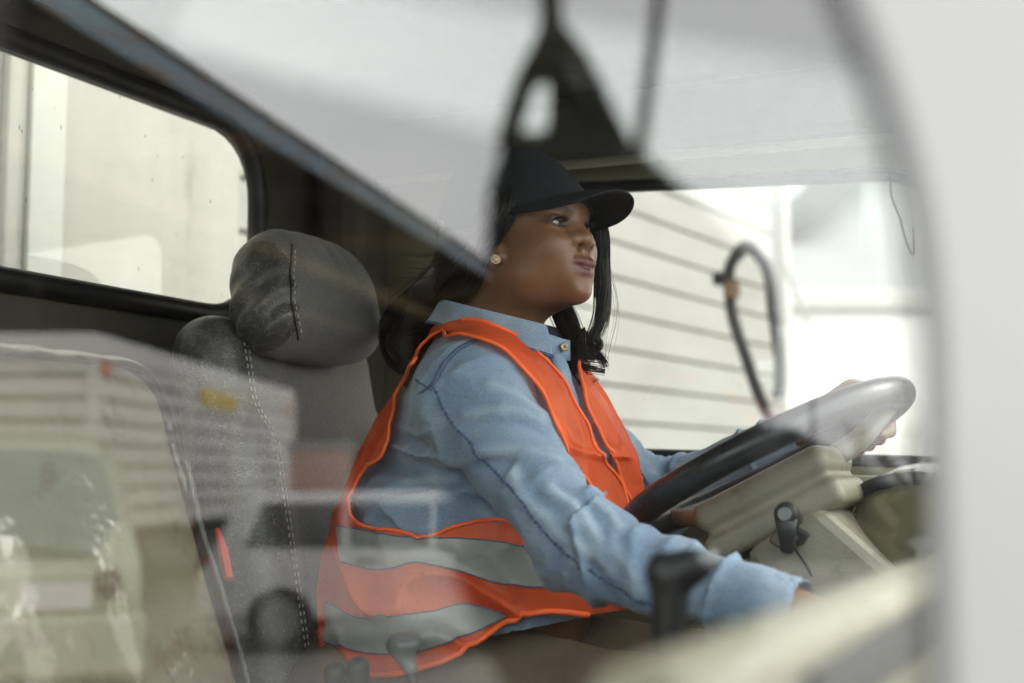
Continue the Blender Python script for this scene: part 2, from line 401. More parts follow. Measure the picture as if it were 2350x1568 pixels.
# grey corrugated shed and white wall farther back
s0, s1 = at(1985, 640, d=15), at(2330, 640, d=15); dv = (s1-s0)/np.linalg.norm(s1-s0); nv = np.array([-dv[1], dv[0], 0])
sh = thing('corrugated_shed', 'pale grey corrugated shed far behind the driver window', 'shed', (s0[0], s0[1], 0))
b = MB(); P = []; zt = 5.0
for i in range(240):
    s = 7*i/239; o = .03*math.sin(i*.82); q = dv*s+nv*o; P.append([(q[0], q[1], 0.0), (q[0], q[1], zt)])
b.grid(np.array(P)); b.build('corrugated_wall', plain('grey sheet', (.42, .43, .42), .5, .12, 1.5, stretch=(4, 4, .3)), sh, smooth=True)
b = MB(); q = dv*3.5+nv*2.2; b.box((q[0], q[1], zt+.05), (8, 5, .12), Matrix.Rotation(math.atan2(dv[1], dv[0]), 3, 'Z')); b.build('roof', M_grey, sh)
b = MB(); q = dv*3.5+nv*2.2; b.box((q[0], q[1], zt/2-.01), (6.9, 4.2, zt), Matrix.Rotation(math.atan2(dv[1], dv[0]), 3, 'Z')); b.build('wall', M_grey, sh)
w0, w1 = at(1795, 668, d=11), at(2330, 668, d=11); dv = (w1-w0)/np.linalg.norm(w1-w0); rz = Matrix.Rotation(math.atan2(dv[1], dv[0]), 3, 'Z'); mid = (w0+w1)/2
lw = thing('yard_wall', 'low white rendered wall with a thick coping in front of the corrugated shed', 'wall', (mid[0], mid[1], 0))
b = MB(); b.box((0, 0, (w0[2]-.2)/2), (4.2, .22, w0[2]-.2), rz); b.build('wall', plain('white render', (.78, .77, .73), .8, .05, 2, .2, 30), lw)
b = MB(); b.box((0, 0, w0[2]-.09), (4.3, .42, .16), rz, .03); b.build('coping', plain('stone coping', (.52, .51, .47), .8, .12, 3), lw)

# ------------------------------------------------------------------ the yard on the near side, seen as reflections in the side glass
e0, e1 = mirrored(at(174, 0, Z=8.4)), mirrored(at(1110, 605, Z=8.4)); ev = (e1-e0)/np.linalg.norm(e1-e0)
ea, eb = e0-ev*6, e1+ev*12; side = np.array([ev[1], -ev[0], 0]);
if side[0] > 0: side = -side
can = thing('open_canopy', 'dark open-fronted timber canopy with a rusty blue steel roof edge', 'canopy', (ea[0], ea[1], 0))
def loc(p): return Vector((p[0]-ea[0], p[1]-ea[1], p[2]))
def slab(b, p, q, wid, z0, z1, inset=0.0):
    A, B = loc(p), loc(q); S = Vector(side)*wid; I = Vector(side)*inset
    pts = [A+I, B+I, B+S, A+S]; b.prism([(v.x, v.y, z0) for v in pts], (0, 0, z1-z0))
b = MB(); slab(b, ea, eb, .05, 8.03, 8.44); b.build('fascia', mat_fascia(), can)
b = MB(); slab(b, ea, eb, 18, 8.45, 8.6, .0); b.build('roof', M_soffit, can)
for k in range(11):
    q = ea+(eb-ea)*(k+.5)/11; b = MB(); slab(b, q, q+ev*.22, 17.8, 8.1, 8.445, .06); b.build('rafter', M_soffit if k % 3 else M_beam, can)
for off, zz in ((3.6, 7.4), (8.0, 7.4), (14.5, 5.2)):
    b = MB(); slab(b, ea, eb, off+.24, zz, zz+.34, off); b.build('beam', M_beam, can)
for s_, off in ((22.5, 3.6), (34.0, 3.6), (4, 8.0), (18, 8.0), (28, 8.0)):
    q = ea+ev*s_+side*off; b = MB(); b.box((q[0]-ea[0], q[1]-ea[1], 3.70), (.25, .25, 7.38), None, .01, 1); b.build('post', M_soffit, can)
b = MB(); slab(b, eb, eb+ev*.1, 18, 0.0, 8.43, .06); b.build('wall', M_soffit, can)
b = MB(); A = ea+side*17.8; slab(b, A, A+(eb-ea), .1, 0.0, 8.43); b.build('rear_wall', M_soffit, can)

# white slatted trailer
t0, t1 = mirrored(at(222, 770, Z=3.15)), mirrored(at(672, 900, Z=3.15)); tv = t1-t0; tl = np.linalg.norm(tv); tv /= tl; ts = np.array([tv[1], -tv[0], 0]); ts = ts if ts[0] < 0 else -ts
trl = thing('slatted_trailer', 'white slatted box trailer with orange marker lights parked before the canopy', 'trailer', (t0[0], t0[1], 0))
rt_ = Matrix(((tv[0], ts[0], 0), (tv[1], ts[1], 0), (0, 0, 1)))
def tb(b, s, o, z, d, bev=.01): v = tv*s+ts*o; b.box((v[0], v[1], z), d, rt_, bev, 1)
M_tw = plain('trailer white', (.72, .71, .66), .5, .06, 2, dirt=((.5, .46, .38), .58)); M_ts = plain('slat gap', (.18, .17, .14), .7)
b = MB(); tb(b, tl/2, 1.2, 2.05, (tl-.04, 2.3, 2.15)); b.build('box_wall', M_ts, trl)
b = MB()
for k in range(8): tb(b, tl/2, .03, 1.0+.245*k+.12, (tl, .05, .205), .012); tb(b, -.01, 1.2, 1.0+.245*k+.12, (.05, 2.3, .205), .012)
b.build('slat_panel', M_tw, trl)
b = MB(); tb(b, tl/2, .04, 3.04, (tl+.06, .12, .26)); tb(b, -.01, 1.2, 3.04, (.1, 2.4, .26)); tb(b, tl/2, 1.2, 3.15, (tl, 2.3, .04))
for s in (.0, tl*.35, tl*.6, tl): tb(b, s, .02, 1.95, (.2, .10, 2.0))
b.build('frame', M_tw, trl)
M_orange = plain('orange lens', (.75, .16, .03), .3); M_yel = plain('yellow plate', (.72, .48, .03), .5)
for s in (.25, tl-.4): b = MB(); tb(b, s, -.03, 2.80, (.26, .05, .13), .015); b.build('marker_light', M_orange, trl)
b = MB(); tb(b, tl*.5, -.012, 2.72, (1.9, .03, .24), .004); b.build('warning_plate', M_yel, trl)
for s in (1.0, 1.9, tl-1.2):
    c = tv*s+ts*.25; b = MB(); b.tube([Vector((c[0], c[1], .46))-Vector(ts)*.14, Vector((c[0], c[1], .46))+Vector(ts)*.14], .45, 24); b.build('wheel', M_rubber, trl)
b = MB(); tb(b, tl/2, 1.2, .86, (tl-.2, 1.0, .14)); b.build('chassis', M_black, trl)

# pale green van, its front towards the truck
v0 = mirrored(at(330, 1310, d=9.2)); vn = mirrored(at(330, 1310, d=8.2))-v0; vn[2] = 0; vn /= np.linalg.norm(vn); vx = np.array([vn[1], -vn[0], 0]); vx = vx if vx[0] < 0 else -vx
van = thing('parked_van', 'pale green van with a big curved windscreen parked before the canopy', 'van', (v0[0]+vx[0]*.85, v0[1]+vx[1]*.85, 0))
van.rotation_euler = (0, 0, math.atan2(vx[1], vx[0])); sg = 1 if np.cross(vx, [vn[0], vn[1], 0])[2] > 0 else -1
M_green = plain('pale green paint', (.44, .48, .38), .3, .05, 2, dirt=((.4, .42, .3), .66)); M_chrome = plain('chrome', (.7, .7, .68), .15, .05, metal=1)
def vy(y): return y*sg
P = []
prof = [(0.0, .38, .80), (0.10, .40, .84), (.14, .78, .84), (.13, 1.00, .83), (-.02, 1.06, .82), (-.55, 1.72, .60), (-.75, 1.87, .50), (-1.2, 1.95, .47), (-3.6, 1.95, .48), (-3.95, 1.75, .60), (-4.0, .9, .80), (-4.0, .38, .80)]
for (yy, zz, hw) in prof: P.append([(u*hw*(1 if abs(u) < .8 else 1), vy(yy-.10*abs(u)**3), zz-.05*abs(u)**3*(zz > 1.5)) for u in np.linspace(-1, 1, 17)])
b = MB(); b.grid(np.array(P)); b.build('body', M_green, van, smooth=True)
b = MB()
for u in (-1, 1): b.prism([(u*hw*.995, vy(yy-.10), zz-(.05 if zz > 1.5 else 0)) for (yy, zz, hw) in prof], (u*.004, 0, 0))
b.build('side_panel', M_green, van)
b = MB(); b.grid(np.array([[(u*hw*.93, vy(yy-.08*abs(u)**3), zz-.04*abs(u)**3) for u in np.linspace(-1, 1, 17)] for (yy, zz, hw) in ((-.03, 1.085, .815), (-.28, 1.41, .715), (-.545, 1.745, .60), (-.66, 1.825, .545))])); b.build('windscreen', plain('van glass', (.20, .25, .22), .06, .1, spec=.9), van, smooth=True)  # pale base colour stands in for the reflected sky
b = MB(); b.tube([(-.6, vy(0.06), 1.08), (.1, vy(-.06), 1.18), (.45, vy(-.11), 1.25)], .012, 6); b.build('wiper', M_black, van)
b = MB(); b.box((0, vy(.16), .87), (1.45, .05, .26), None, .02); b.build('grille', M_green, van)
for k in range(3):
    for u in (-.42, .42): b = MB(); b.box((u, vy(.19), .79+.06*k), (.42, .02, .022), None, .004, 1); b.build('grille_slot', M_olive, van)
b = MB(); b.box((.30*sg, vy(.205), .85), (.46, .02, .17), None, .006, 1); b.build('blank_plate', plain('white plate', (.75, .76, .8), .4, .05), van)
b = MB(); b.box((0, vy(.20), .53), (1.75, .16, .40), None, .05, 3); b.build('bumper', M_green, van)
for u in (-1, 1):
    b = MB(); b.tube([(u*.62, vy(.12), .93), (u*.62, vy(.2), .93)], .10, 20); b.build('headlight', M_chrome, van)
    for yy in (-.5, -3.1): b = MB(); b.tube([(u*.78, vy(yy), .33), (u*.60, vy(yy), .33)], .33, 24); b.build('wheel', M_rubber, van)

# dark lean-to, pole and bare trees on the horizon of the reflection
h0, h1 = mirrored(at(1700, 1005, d=30)), mirrored(at(1885, 1112, d=30)); hv = np.array([h1[0]-h0[0], h1[1]-h0[1], 0]); hv /= np.linalg.norm(hv)
hs = thing('dark_outhouse', 'dark lean-to outhouse with a sloping roof at the yard edge', 'building', (h0[0], h0[1], 0))
b = MB(); wl = np.linalg.norm((h1-h0)[:2]); dep = Vector((-hv[1], hv[0], 0))*4; q = Vector(hv)
b.prism([q*-4.5+Vector((0, 0, -.1)), q*(wl+3.5)+Vector((0, 0, -.1)), q*(wl+3.5)+Vector((0, 0, h1[2]-.02)), q*wl+Vector((0, 0, h1[2])), Vector((0, 0, h0[2])), q*-4.5+Vector((0, 0, h0[2]))], dep); b.build('wall', plain('dark tarred boards', (.03, .034, .04), .7), hs)
b = MB(); b.prism([q*wl+Vector((0, 0, h1[2]+.01)), Vector((0, 0, h0[2]+.01)), q*-4.6+Vector((0, 0, h0[2]+.01)), q*-4.6+Vector((0, 0, h0[2]+.12)), Vector((0, 0, h0[2]+.12)), q*(wl+.3)+Vector((0, 0, h1[2]+.02))], dep*1.05); b.build('roof', plain('slate blue sheet', (.10, .13, .17), .5), hs)
pp = mirrored(at(1868, 1090, d=32))
b = MB(); b.tube([(pp[0], pp[1], 0), (pp[0], pp[1], 3.55)], [.06, .045], 8); b.tube([(pp[0], pp[1], 3.5), (pp[0]-.5, pp[1], 3.6)], .03, 6); tag(b.build('yard_pole', M_grey), 'slim grey pole standing beside the dark outhouse', 'pole')
def bare_tree(px, d, hgt, label, seed):
    rnd = random.Random(seed); p = mirrored(at(px, 1090, d=d))
    root = thing('bare_tree', label, 'tree', (p[0], p[1], 0), 'bare trees at the yard edge')
    b = MB(); b.tube([(0, 0, 0), (.05, 0, hgt*.2), (0, .06, hgt*.4)], [.16, .13, .10], 8); b.build('trunk', M_soffit, root, smooth=True)
    b = MB()
    def br(p, d, l, r, n):
        q = p+d*l; b.tube([p, p+d*l*.5+Vector((rnd.uniform(-.1, .1)*l, rnd.uniform(-.1, .1)*l, 0)), q], [r, r*.8, r*.55], 4, caps=False)
        if n: 
            for _ in range(3): 
                e = (d+Vector((rnd.uniform(-.9, .9), rnd.uniform(-.9, .9), rnd.uniform(-.2, .6)))).normalized(); br(p+d*l*rnd.uniform(.5, 1), e, l*rnd.uniform(.55, .8), r*.6, n-1)
    for _ in range(5): br(Vector((0, 0, hgt*rnd.uniform(.2, .4))), Vector((rnd.uniform(-.8, .8), rnd.uniform(-.8, .8), .9)).normalized(), hgt*.22, .06, 4)
    b.build('crown', M_soffit, root)
bare_tree(1800, 38, 3.4, 'low bare tree directly behind the dark outhouse', 1)
bare_tree(1960, 26, 2.9, 'spreading bare tree standing apart from the outhouse', 2)
bare_tree(2110, 30, 3.6, 'tallest bare tree at the yard edge', 3)

# silver estate car and a brick pier, seen low in the reflection
c0 = mirrored(at(965, 1120, d=12.5)); cu = np.array([RGT[0], -RGT[1], 0]); cn = np.array([-cu[1], cu[0], 0]); cn = cn if cn[1] < 0 else -cn     # cn points away from the truck
car = thing('parked_car', 'silver estate car parked side-on in the yard', 'car', (c0[0], c0[1], 0)); car.rotation_euler = (0, 0, math.atan2(cu[1], cu[0])); sgn = 1 if np.cross(cu, cn)[2] > 0 else -1
M_silver = plain('silver paint', (.58, .58, .57), .28, .04, 3)
M_cglass = plain('car glass', (.03, .035, .035), .05, .1, spec=.8)
sideprof = [(-2.05, .32), (-2.08, .70), (-1.95, .86), (-1.72, 1.36), (-1.50, 1.46), (.1, 1.49), (.42, 1.42), (.98, .97), (1.85, .84), (2.06, .66), (2.08, .32)]
b = MB(); b.prism([(x, 0, z) for x, z in sideprof], (0, sgn*1.66, 0)); b.build('body', M_silver, car, bevel=.05)
for x0, x1, k0, k1 in ((-1.62, -.72, -1.45, -.72), (-.66, .10, -.66, .10), (.16, .84, .16, .40)):
    b = MB(); b.prism([(x0, -sgn*.004, .97), (x1, -sgn*.004, .97), (k1, -sgn*.004, 1.38), (k0, -sgn*.004, 1.38)], (0, sgn*.01, 0)); b.build('side_window', M_cglass, car)
for x in (-.50, .42): b = MB(); b.box((x, -sgn*.012, .86), (.16, .02, .03), None, .006); b.build('door_handle', M_black, car)
for x in (-1.28, 1.30):
    for y in (0, 1.48): b = MB(); b.tube([(x, sgn*(y-.012), .31), (x, sgn*(y+.18), .31)], .31, 24); w = b.build('wheel', M_rubber, car); b = MB(); b.tube([(x, sgn*(y-.02), .31), (x, sgn*(y+.19), .31)], .19, 18); b.build('rim', M_grey, w)
b = MB(); b.box((2.04, sgn*.2, .66), (.12, .30, .12), None, .03); b.build('headlight', M_chrome, car)
b = MB(); b.box((-2.0, sgn*.12, .80), (.10, .16, .18), None, .03); b.build('tail_light', plain('red lens', (.14, .03, .025), .3), car)
b = MB(); b.box((.72, -sgn*.09, 1.0), (.12, .16, .12), None, .03); b.build('wing_mirror', M_silver, car)
p0, p1 = mirrored(at(675, 1032, d=16.5)), mirrored(at(800, 1040, d=16.5)); mid = (p0+p1)/2
b = MB(); b.box((0, 0, p0[2]/2), (np.linalg.norm((p1-p0)[:2]), .6, p0[2]), Matrix.Rotation(math.atan2(cu[1], cu[0]), 3, 'Z'), .01); pier = thing('brick_pier', 'pinkish brick gate pier standing behind the silver car', 'pier', (mid[0], mid[1], 0))
b.build('pier_body', mat_siding('pink brick', (.34, .17, .13), (.42, .23, .18), .075), pier)
b = MB(); b.box((0, 0, p0[2]+.04), (np.linalg.norm((p1-p0)[:2])+.08, .68, .08), Matrix.Rotation(math.atan2(cu[1], cu[0]), 3, 'Z'), .01); b.build('pier_cap', M_grey, pier)

# ------------------------------------------------------------------ the truck (forward = +X, driver on the far side)
truck = thing('truck', 'white lorry cab with worn seats and an olive interior, seen through its side window', 'truck')
def tp(b, name, mat, parent=None, **k): return b.build(name, mat, parent or truck, **k)
DOORPOLY = [(-.60, .86), (1.0, .86), (1.02, 1.62), (.70, 2.30), (-.60, 2.30)]
cabb = tp(MB().box((.02, 0, 2.335), (1.34, 1.84, .03), None, .01), 'cab_body', M_white)
for s in (-1, 1): tp(MB().box((-.64, s*.90, 1.60), (.075, .06, 1.45), None, .01), 'corner_panel', M_white)
tp(MB().box((1.05, 0, 1.2), (.06, 1.8, .78), None, .02), 'front_panel', M_white); tp(MB().box((1.20, 0, 1.0), (.30, 1.86, .40), None, .05), 'bumper', M_white)
RW = rounded([(-.58, 1.921), (.578, 1.921), (.578, 2.217), (-.58, 2.217)], [.08, .13, .12, .12], 8)
RO = [(-.9, .95), (.9, .95), (.9, 2.32), (-.9, 2.32)]
RW1 = rounded([(-.62, 1.912), (.635, 1.912), (.635, 2.230), (-.62, 2.230)], [.08, .14, .13, .12], 8)
tp(plate_hole(RO, RW1, 0, -.66, -.622), 'rear_wall', M_brown)
RW2 = rounded([(-.66, 1.905), (.70, 1.905), (.70, 2.240), (-.66, 2.240)], [.08, .13, .12, .12], 8)
rwn = tp(plate_hole(RO, RW2, 0, -.69, -.662), 'rear_skin', M_white)
rw = bpy.data.objects.new('rear_window', None); scene.collection.objects.link(rw); rw.parent = truck
tp(MB().tube([(-.615, p[0], p[1]) for p in rounded([(-.60, 1.906), (.600, 1.906), (.600, 2.231), (-.60, 2.231)], [.09, .14, .13, .13], 8)], .017, 10, closed=True), 'window_seal', M_rubber, rw, smooth=True)
b = MB(); b.bm.faces.new([b.bm.verts.new((-.645, p[0], p[1])) for p in RW1]); tp(b, 'window_glass', M_rear, rw)
# lining of roof, header, floor
tp(MB().box((.03, 0, 2.305), (1.28, 1.76, .025), None, .008), 'roof_lining', M_brown)
tp(MB().box((.2, 0, .93), (1.7, 1.8, .06)), 'floor', plain('rubber mat', (.03, .03, .03), .8))
for s, nm in ((1, 'driver'), (-1, 'near')):
    b = MB(); b.box((.0, s*.835, 2.235), (1.2, .06, .12), None, .02); tp(b, 'roof_rail', M_brown)
b = MB(); b.tube([(-.58, .803, 2.176), (.0, .803, 2.17), (.55, .803, 2.158)], .008, 8); tp(b, 'rail_trim', M_beige)
for s in (-1, 1): tp(MB().box((-.55, s*.80, 1.7), (.10, .13, 1.1), None, .03), 'rear_pillar', M_brown)
tp(MB().tube([(1.0, .8, 1.60), (.68, .8, 2.28)], .035, 12), 'front_pillar', M_brown); tp(MB().tube([(1.02, -.83, 1.60), (.70, -.83, 2.28)], .03, 12), 'front_pillar', M_brown)
b = MB(); b.grid(np.array([[(1.03, -.88, 1.61), (1.03, .88, 1.61)], [(.71, -.88, 2.30), (.71, .88, 2.30)]])); tp(b, 'windscreen', M_glass3)
# driver door (far)
fo = rounded([(-.25, 1.690), (.62, 1.662), (.60, 1.78), (.44, 2.118), (-.25, 2.152)], [.08, .05, .05, .06, .08], 6)
dd = tp(plate_hole(DOORPOLY, fo, 1, .885, .93), 'driver_door', M_white)
b = MB(); b.bm.faces.new([b.bm.verts.new((p[0], .905, p[1])) for p in fo]); tp(b, 'window_glass', M_glass2, dd)
tp(MB().tube([(p[0], .882, p[1]) for p in fo], .010, 8, closed=True), 'window_seal', M_rubber, dd, smooth=True)
di = rounded([(-.26, 1.680), (.63, 1.652), (.61, 1.785), (.445, 2.128), (-.26, 2.162)], [.08, .05, .05, .06, .08], 6)
tp(plate_hole([(-.585, .96), (.98, .96), (1.0, 1.60), (.69, 2.27), (-.585, 2.27)], di, 1, .862, .883), 'door_lining', M_olive, dd)
b = MB(); b.box((.05, .845, 1.632), (1.2, .07, .05), Matrix.Rotation(R(1.7), 3, 'Y'), .018, 3); tp(b, 'sill_trim', M_olive, dd)
b = MB(); b.tube([(-.1, .82, 1.38), (.25, .82, 1.39)], .02, 10); tp(b, 'armrest', M_olive, dd)
b = MB(); b.tube(spline([at(2045, 402, Y=.87), at(2047, 450, Y=.87), at(2066, 500, Y=.87), at(2085, 565, Y=.87), at(2096, 585, Y=.87), at(2097, 520, Y=.87)], 24), .0022, 6); tp(b, 'aerial_wire', M_black, dd)
# passenger door (near)
po = rounded([(-.42, 1.44), (.697, 1.44), (.698, 1.72), (.664, 1.82), (.562, 2.105), (-.42, 2.10)], [.06, .03, .04, .12, .05, .06], 8)
pd = tp(plate_hole(DOORPOLY, po, 1, -.935, -.880), 'passenger_door', M_white)
b = MB(); b.bm.faces.new([b.bm.verts.new((p[0], GLASS_Y, p[1])) for p in po]); tp(b, 'window_glass', M_glass, pd)
tp(MB().tube([(p[0]-.002, -.915, p[1]) for p in po], .0065, 10, closed=True), 'window_seal', M_rubber, pd, smooth=True)
pin = [(x+(.012 if x > .5 else -.01), z+(.01 if z > 1.8 else -.01)) for x, z in po]
tp(plate_hole([(-.585, .96), (.98, .96), (1.0, 1.60), (.69, 2.27), (-.585, 2.27)], pin, 1, -.878, -.86), 'door_lining', M_olive, pd)
b = MB(); b.box((-.3, -.955, 1.30), (.16, .025, .035), None, .01); tp(b, 'door_handle', M_black, pd)
# outside mirror on its bracket, housing outline enlarged to block the reflected sky
mir = bpy.data.objects.new('side_mirror', None); scene.collection.objects.link(mir); mir.parent = truck
A = [mirrored(at(x, y, d=.62)) for x, y in ((1080, 760), (1112, 640), (1113, 560), (1120, 430), (1150, 330), (1180, 300), (1440, 320), (1500, 360), (1600, 450), (1780, 620), (1812, 780), (1806, 900), (1745, 1010), (1775, 1200), (1745, 1480), (1640, 1600), (1160, 1600), (1080, 1430), (1005, 1240), (1040, 1000))]
nrm = np.cross(A[8]-A[1], A[12]-A[1]); nrm /= np.linalg.norm(nrm); nrm = nrm if nrm[1] < 0 else -nrm
b = MB(); b.prism(A, nrm*.035); tp(b, 'mirror_housing', M_black, mir, bevel=.006)
def mt(pts, r): 
    b = MB(); b.tube(spline([mirrored(at(x, y, d=.63)) for x, y in pts], 24), r, 10); return b
tp(mt([(1262, -260), (1264, -60), (1262, 60), (1205, 190), (1160, 340)], .0052), 'bracket_arm', M_black, mir, smooth=True)
tp(mt([(1262, -60), (1264, 40), (1330, 140), (1400, 280), (1440, 360)], .0050), 'bracket_arm', M_black, mir, smooth=True)
tp(mt([(1535, -260), (1515, -40), (1492, 160), (1462, 380)], .0032), 'bracket_arm', M_black, mir, smooth=True)
b = MB(); b.prism([mirrored(at(x, y, d=.635)) for x, y in ((1262, 70), (1315, 160), (1410, 340), (1180, 330), (1165, 300), (1255, 300), (1262, 180), (1215, 200))], nrm*.012); tp(b, 'bracket_plate', M_black, mir, bevel=.003)
q0 = mirrored(at(1262, -260, d=.63)); tp(MB().tube([q0, (q0[0]+.02, -.99, q0[2]+.03), (q0[0]+.04, -.92, q0[2]+.03)], .008, 8), 'mirror_mount', M_black, mir); q0 = mirrored(at(1535, -260, d=.63)); tp(MB().tube([q0, (q0[0], -.92, q0[2]+.02)], .006, 8), 'mirror_mount', M_black, mir)

# dashboard: a padded lip with a dark tray below it, then the lower panel
b = MB(); prof = [(.580, 1.563), (.574, 1.570), (.573, 1.578), (.579, 1.586), (.594, 1.590), (.606, 1.586), (.612, 1.578), (.613, 1.545), (.70, 1.547), (.80, 1.552), (1.01, 1.57), (1.01, 1.18), (.66, 1.18), (.605, 1.30), (.600, 1.485), (.602, 1.495), (.606, 1.500), (.607, 1.560)]
b.prism([(x, -.856, z) for x, z in prof], (0, 1.712, 0)); dash = tp(b, 'dashboard', M_beige, bevel=.006)
tp(MB().box((.617, .055, 1.558), (.006, 1.55, .024), None, .001), 'tray_shade', M_black, dash)  # black strip puts the darkness of the recess into colour
b = MB(); b.box((.594, -.45, 1.40), (.012, .40, .14), None, .005); tp(b, 'glove_box', M_olive, dash)
for k in range(3): tp(MB().tube([(.585, -.12+.09*k, 1.40), (.600, -.12+.09*k, 1.40)], .018, 16), 'heater_knob', M_black, dash)
bx = basis((1, 0, -.25))
fb = lambda p: smin(ell(p, (.485, .54, 1.545), (.105, .17, .120)), rbox(p, (.57, .54, 1.53), (.10, .17, .09), .05), .05)
M_gloss = plain('glossy olive hood', (.13, .12, .055), .12, .12, 9, spec=.8)
hood = sdf_obj('instrument_hood', fb, (.33, .33, 1.38), (.72, .76, 1.70), .006, M_gloss, truck)
b = MB(); b.tube(on(fb, spline([(.395, .47, 1.64), (.44, .43, 1.665), (.485, .42, 1.665), (.54, .41, 1.63), (.585, .38, 1.57), (.59, .37, 1.50)], 40), .004), .010, 8); tp(b, 'hood_edge', M_rubber, hood, smooth=True)

# steering wheel
WC = np.array([.305, .42, 1.667]); wa = R(26.8); E1 = np.array([math.cos(wa), 0, math.sin(wa)]); E2 = np.array([0, 1.0, 0]); E3 = np.array([-math.sin(wa), 0, math.cos(wa)])
WM = Matrix(((E1[0], E2[0], E3[0]), (E1[1], E2[1], E3[1]), (E1[2], E2[2], E3[2])))
whl = bpy.data.objects.new('steering_wheel', None); scene.collection.objects.link(whl); whl.parent = truck
b = MB(); b.tube([WC+.186*(E1*math.cos(t)+E2*math.sin(t)) for t in np.linspace(0, 2*math.pi, 73)[:-1]], .0185, 16, closed=True)
tp(b, 'rim', plain('worn black rim', (.02, .02, .021), .33, .3, 14, .1, 200), whl, smooth=True)
BW = np.stack([E1, E2, E3], 1)
fh = lambda p: smin(rbox(p, WC-E3*.022, (.105, .085, .020), .018, BW), 9, 1)
def fhub(p):
    d = rbox(p, WC-E3*.036-E1*.008, (.094, .080, .019), .017, BW)
    d = np.minimum(d, rbox(p, WC-E3*.055-E1*.008, (.085, .072, .02), .01, BW))
    return np.minimum(d, rbox(p, WC-E3*.0775-E1*.010, (.094, .080, .0175), .012, BW))
tp_h = sdf_obj('hub_pad', fhub, (.16, .31, 1.50), (.46, .53, 1.74), .0035, M_beige, whl)
for t in (R(20), R(160)):
    d = E1*math.cos(t)+E2*math.sin(t); tp(MB().tube([WC+d*.04-E3*.038, WC+d*.12-E3*.026, WC+d*.18], [.016, .014, .011], 10), 'spoke', M_beige, whl, smooth=True)
# column
col = bpy.data.objects.new('steering_column', None); scene.collection.objects.link(col); col.parent = truck
b = MB(); b.prism([(x, .335, z) for x, z in ((.296, 1.556), (.345, 1.592), (.389, 1.614), (.477, 1.536), (.52, 1.44), (.50, 1.33), (.42, 1.33), (.345, 1.45))], (0, .14, 0)); tp(b, 'column_cover', M_beige, col, bevel=.014)
b = MB(); b.tube([WC-E3*.08, WC-E3*.38], .03, 12); tp(b, 'column_shaft', M_black, col)
st = bpy.data.objects.new('wiper_stalk', None); 
b = MB(); k = Vector((.362, .285, 1.604)); b.tube([k+Vector((-.004, .08, -.012)), k+Vector((0, .03, -.004)), k, k+Vector((.0, -.006, 0))], [.007, .011, .0145, .0125], 16); b.tube([k+Vector((0, 0, -.004)), k+Vector((-.004, .02, -.042))], [.0135, .008], 12); stk = tp(b, 'wiper_stalk', M_black, col, smooth=True)
b = MB(); b.tube([k+Vector((0, -.005, 0)), k+Vector((0, -.0085, 0))], [.0085, .0075], 14); tp(b, 'end_cap', M_grey, stk)
q = Vector(at(1805, 1236, Y=.335)); rq = Matrix.Rotation(R(32), 3, 'Y')
b = MB(); b.box(q, (.030, .03, .026), rq, .003); ign = tp(b, 'ignition_lock', plain('brown lock', (.09, .06, .04), .4), col)
b = MB(); b.box(q+Vector((.016, -.002, .004)), (.020, .025, .016), rq, .002); tp(b, 'lock_cap', M_black, ign)
b = MB(); b.tube(spline([at(1812, 1242, Y=.31), at(1845, 1290, Y=.33), at(1880, 1335, Y=.34), at(1905, 1332, Y=.345), at(1950, 1318, Y=.345), at(1990, 1322, Y=.345), at(2020, 1345, Y=.345)], 40), .0016, 6); tp(b, 'key_cord', M_black, ign)

# dash lever standing in front of the sleeve
q0 = np.array([.424, -.305, 1.5])
fl = lambda p: smin(cap(p, q0+(-.008, 0, -.12), q0+(-.006, 0, .07), .012, .014), smin(cap(p, q0+(-.011, 0, .080), q0+(.009, .003, .080), .0125), ell(p, q0+(.014, .005, .084), (.013, .012, .009)), .01), .012)
lev = sdf_obj('hand_lever', fl, q0-(.06, .06, .15), q0+(.07, .06, .12), .003, M_black, truck)
b = MB(); b.tube([q0+(-.008, 0, -.1), (.47, -.29, 1.33), (.60, -.27, 1.25)], .013, 10); tp(b, 'lever_shaft', M_black, lev)
b = MB(); b.tube([q0+(.010, -.002, .084), q0+(.030, .004, .088)], [.008, .007], 10); tp(b, 'grip_highlight', M_grey, lev, smooth=True)  # grey stub stands in for the highlight on the grip end
# gear lever between the seats
g0 = np.array([-.054, .13, 1.447])
fg = lambda p: smin(ell(p, g0+(.0, 0, .004), (.021, .018, .013)), cap(p, g0+(-.006, 0, .0), g0+(.008, 0, -.024), .012, .0085), .012)
gl = sdf_obj('gear_lever', fg, g0-(.04, .04, .05), g0+(.04, .04, .04), .0022, M_grey, truck)
b = MB(); b.tube([g0+(.007, 0, -.02), g0+(.016, 0, -.055), g0+(.03, 0, -.2)], .0065, 10); tp(b, 'lever_shaft', M_black, gl)
b = MB(); c = Vector(g0+(.018, 0, -.066)); b.tube([c+Vector((0, 0, .012)), c, c-Vector((-.006, 0, .05)), c-Vector((-.01, 0, .15))], [.010, .028, .045, .07], 20); tp(b, 'lever_boot', M_rubber, gl, smooth=True)
for px_, py_, yy in ((770, 1545, .12), (822, 1535, .12)):
    c = np.array(at(px_, py_, Y=yy)); fk = lambda p, c=c: cap(p, c+(0, 0, -.03), c+(0, 0, .0), .012, .0145)
    kk = sdf_obj('range_lever', fk, c-.06, c+.04, .003, M_black, truck); b = MB(); b.tube([c+(0, 0, -.03), c+(.01, 0, -.18)], .006, 8); tp(b, 'lever_shaft', M_black, kk)
b = MB(); b.box((-.02, .02, 1.10), (.6, .2, .30), None, .04, 3); tp(b, 'centre_console', M_black)

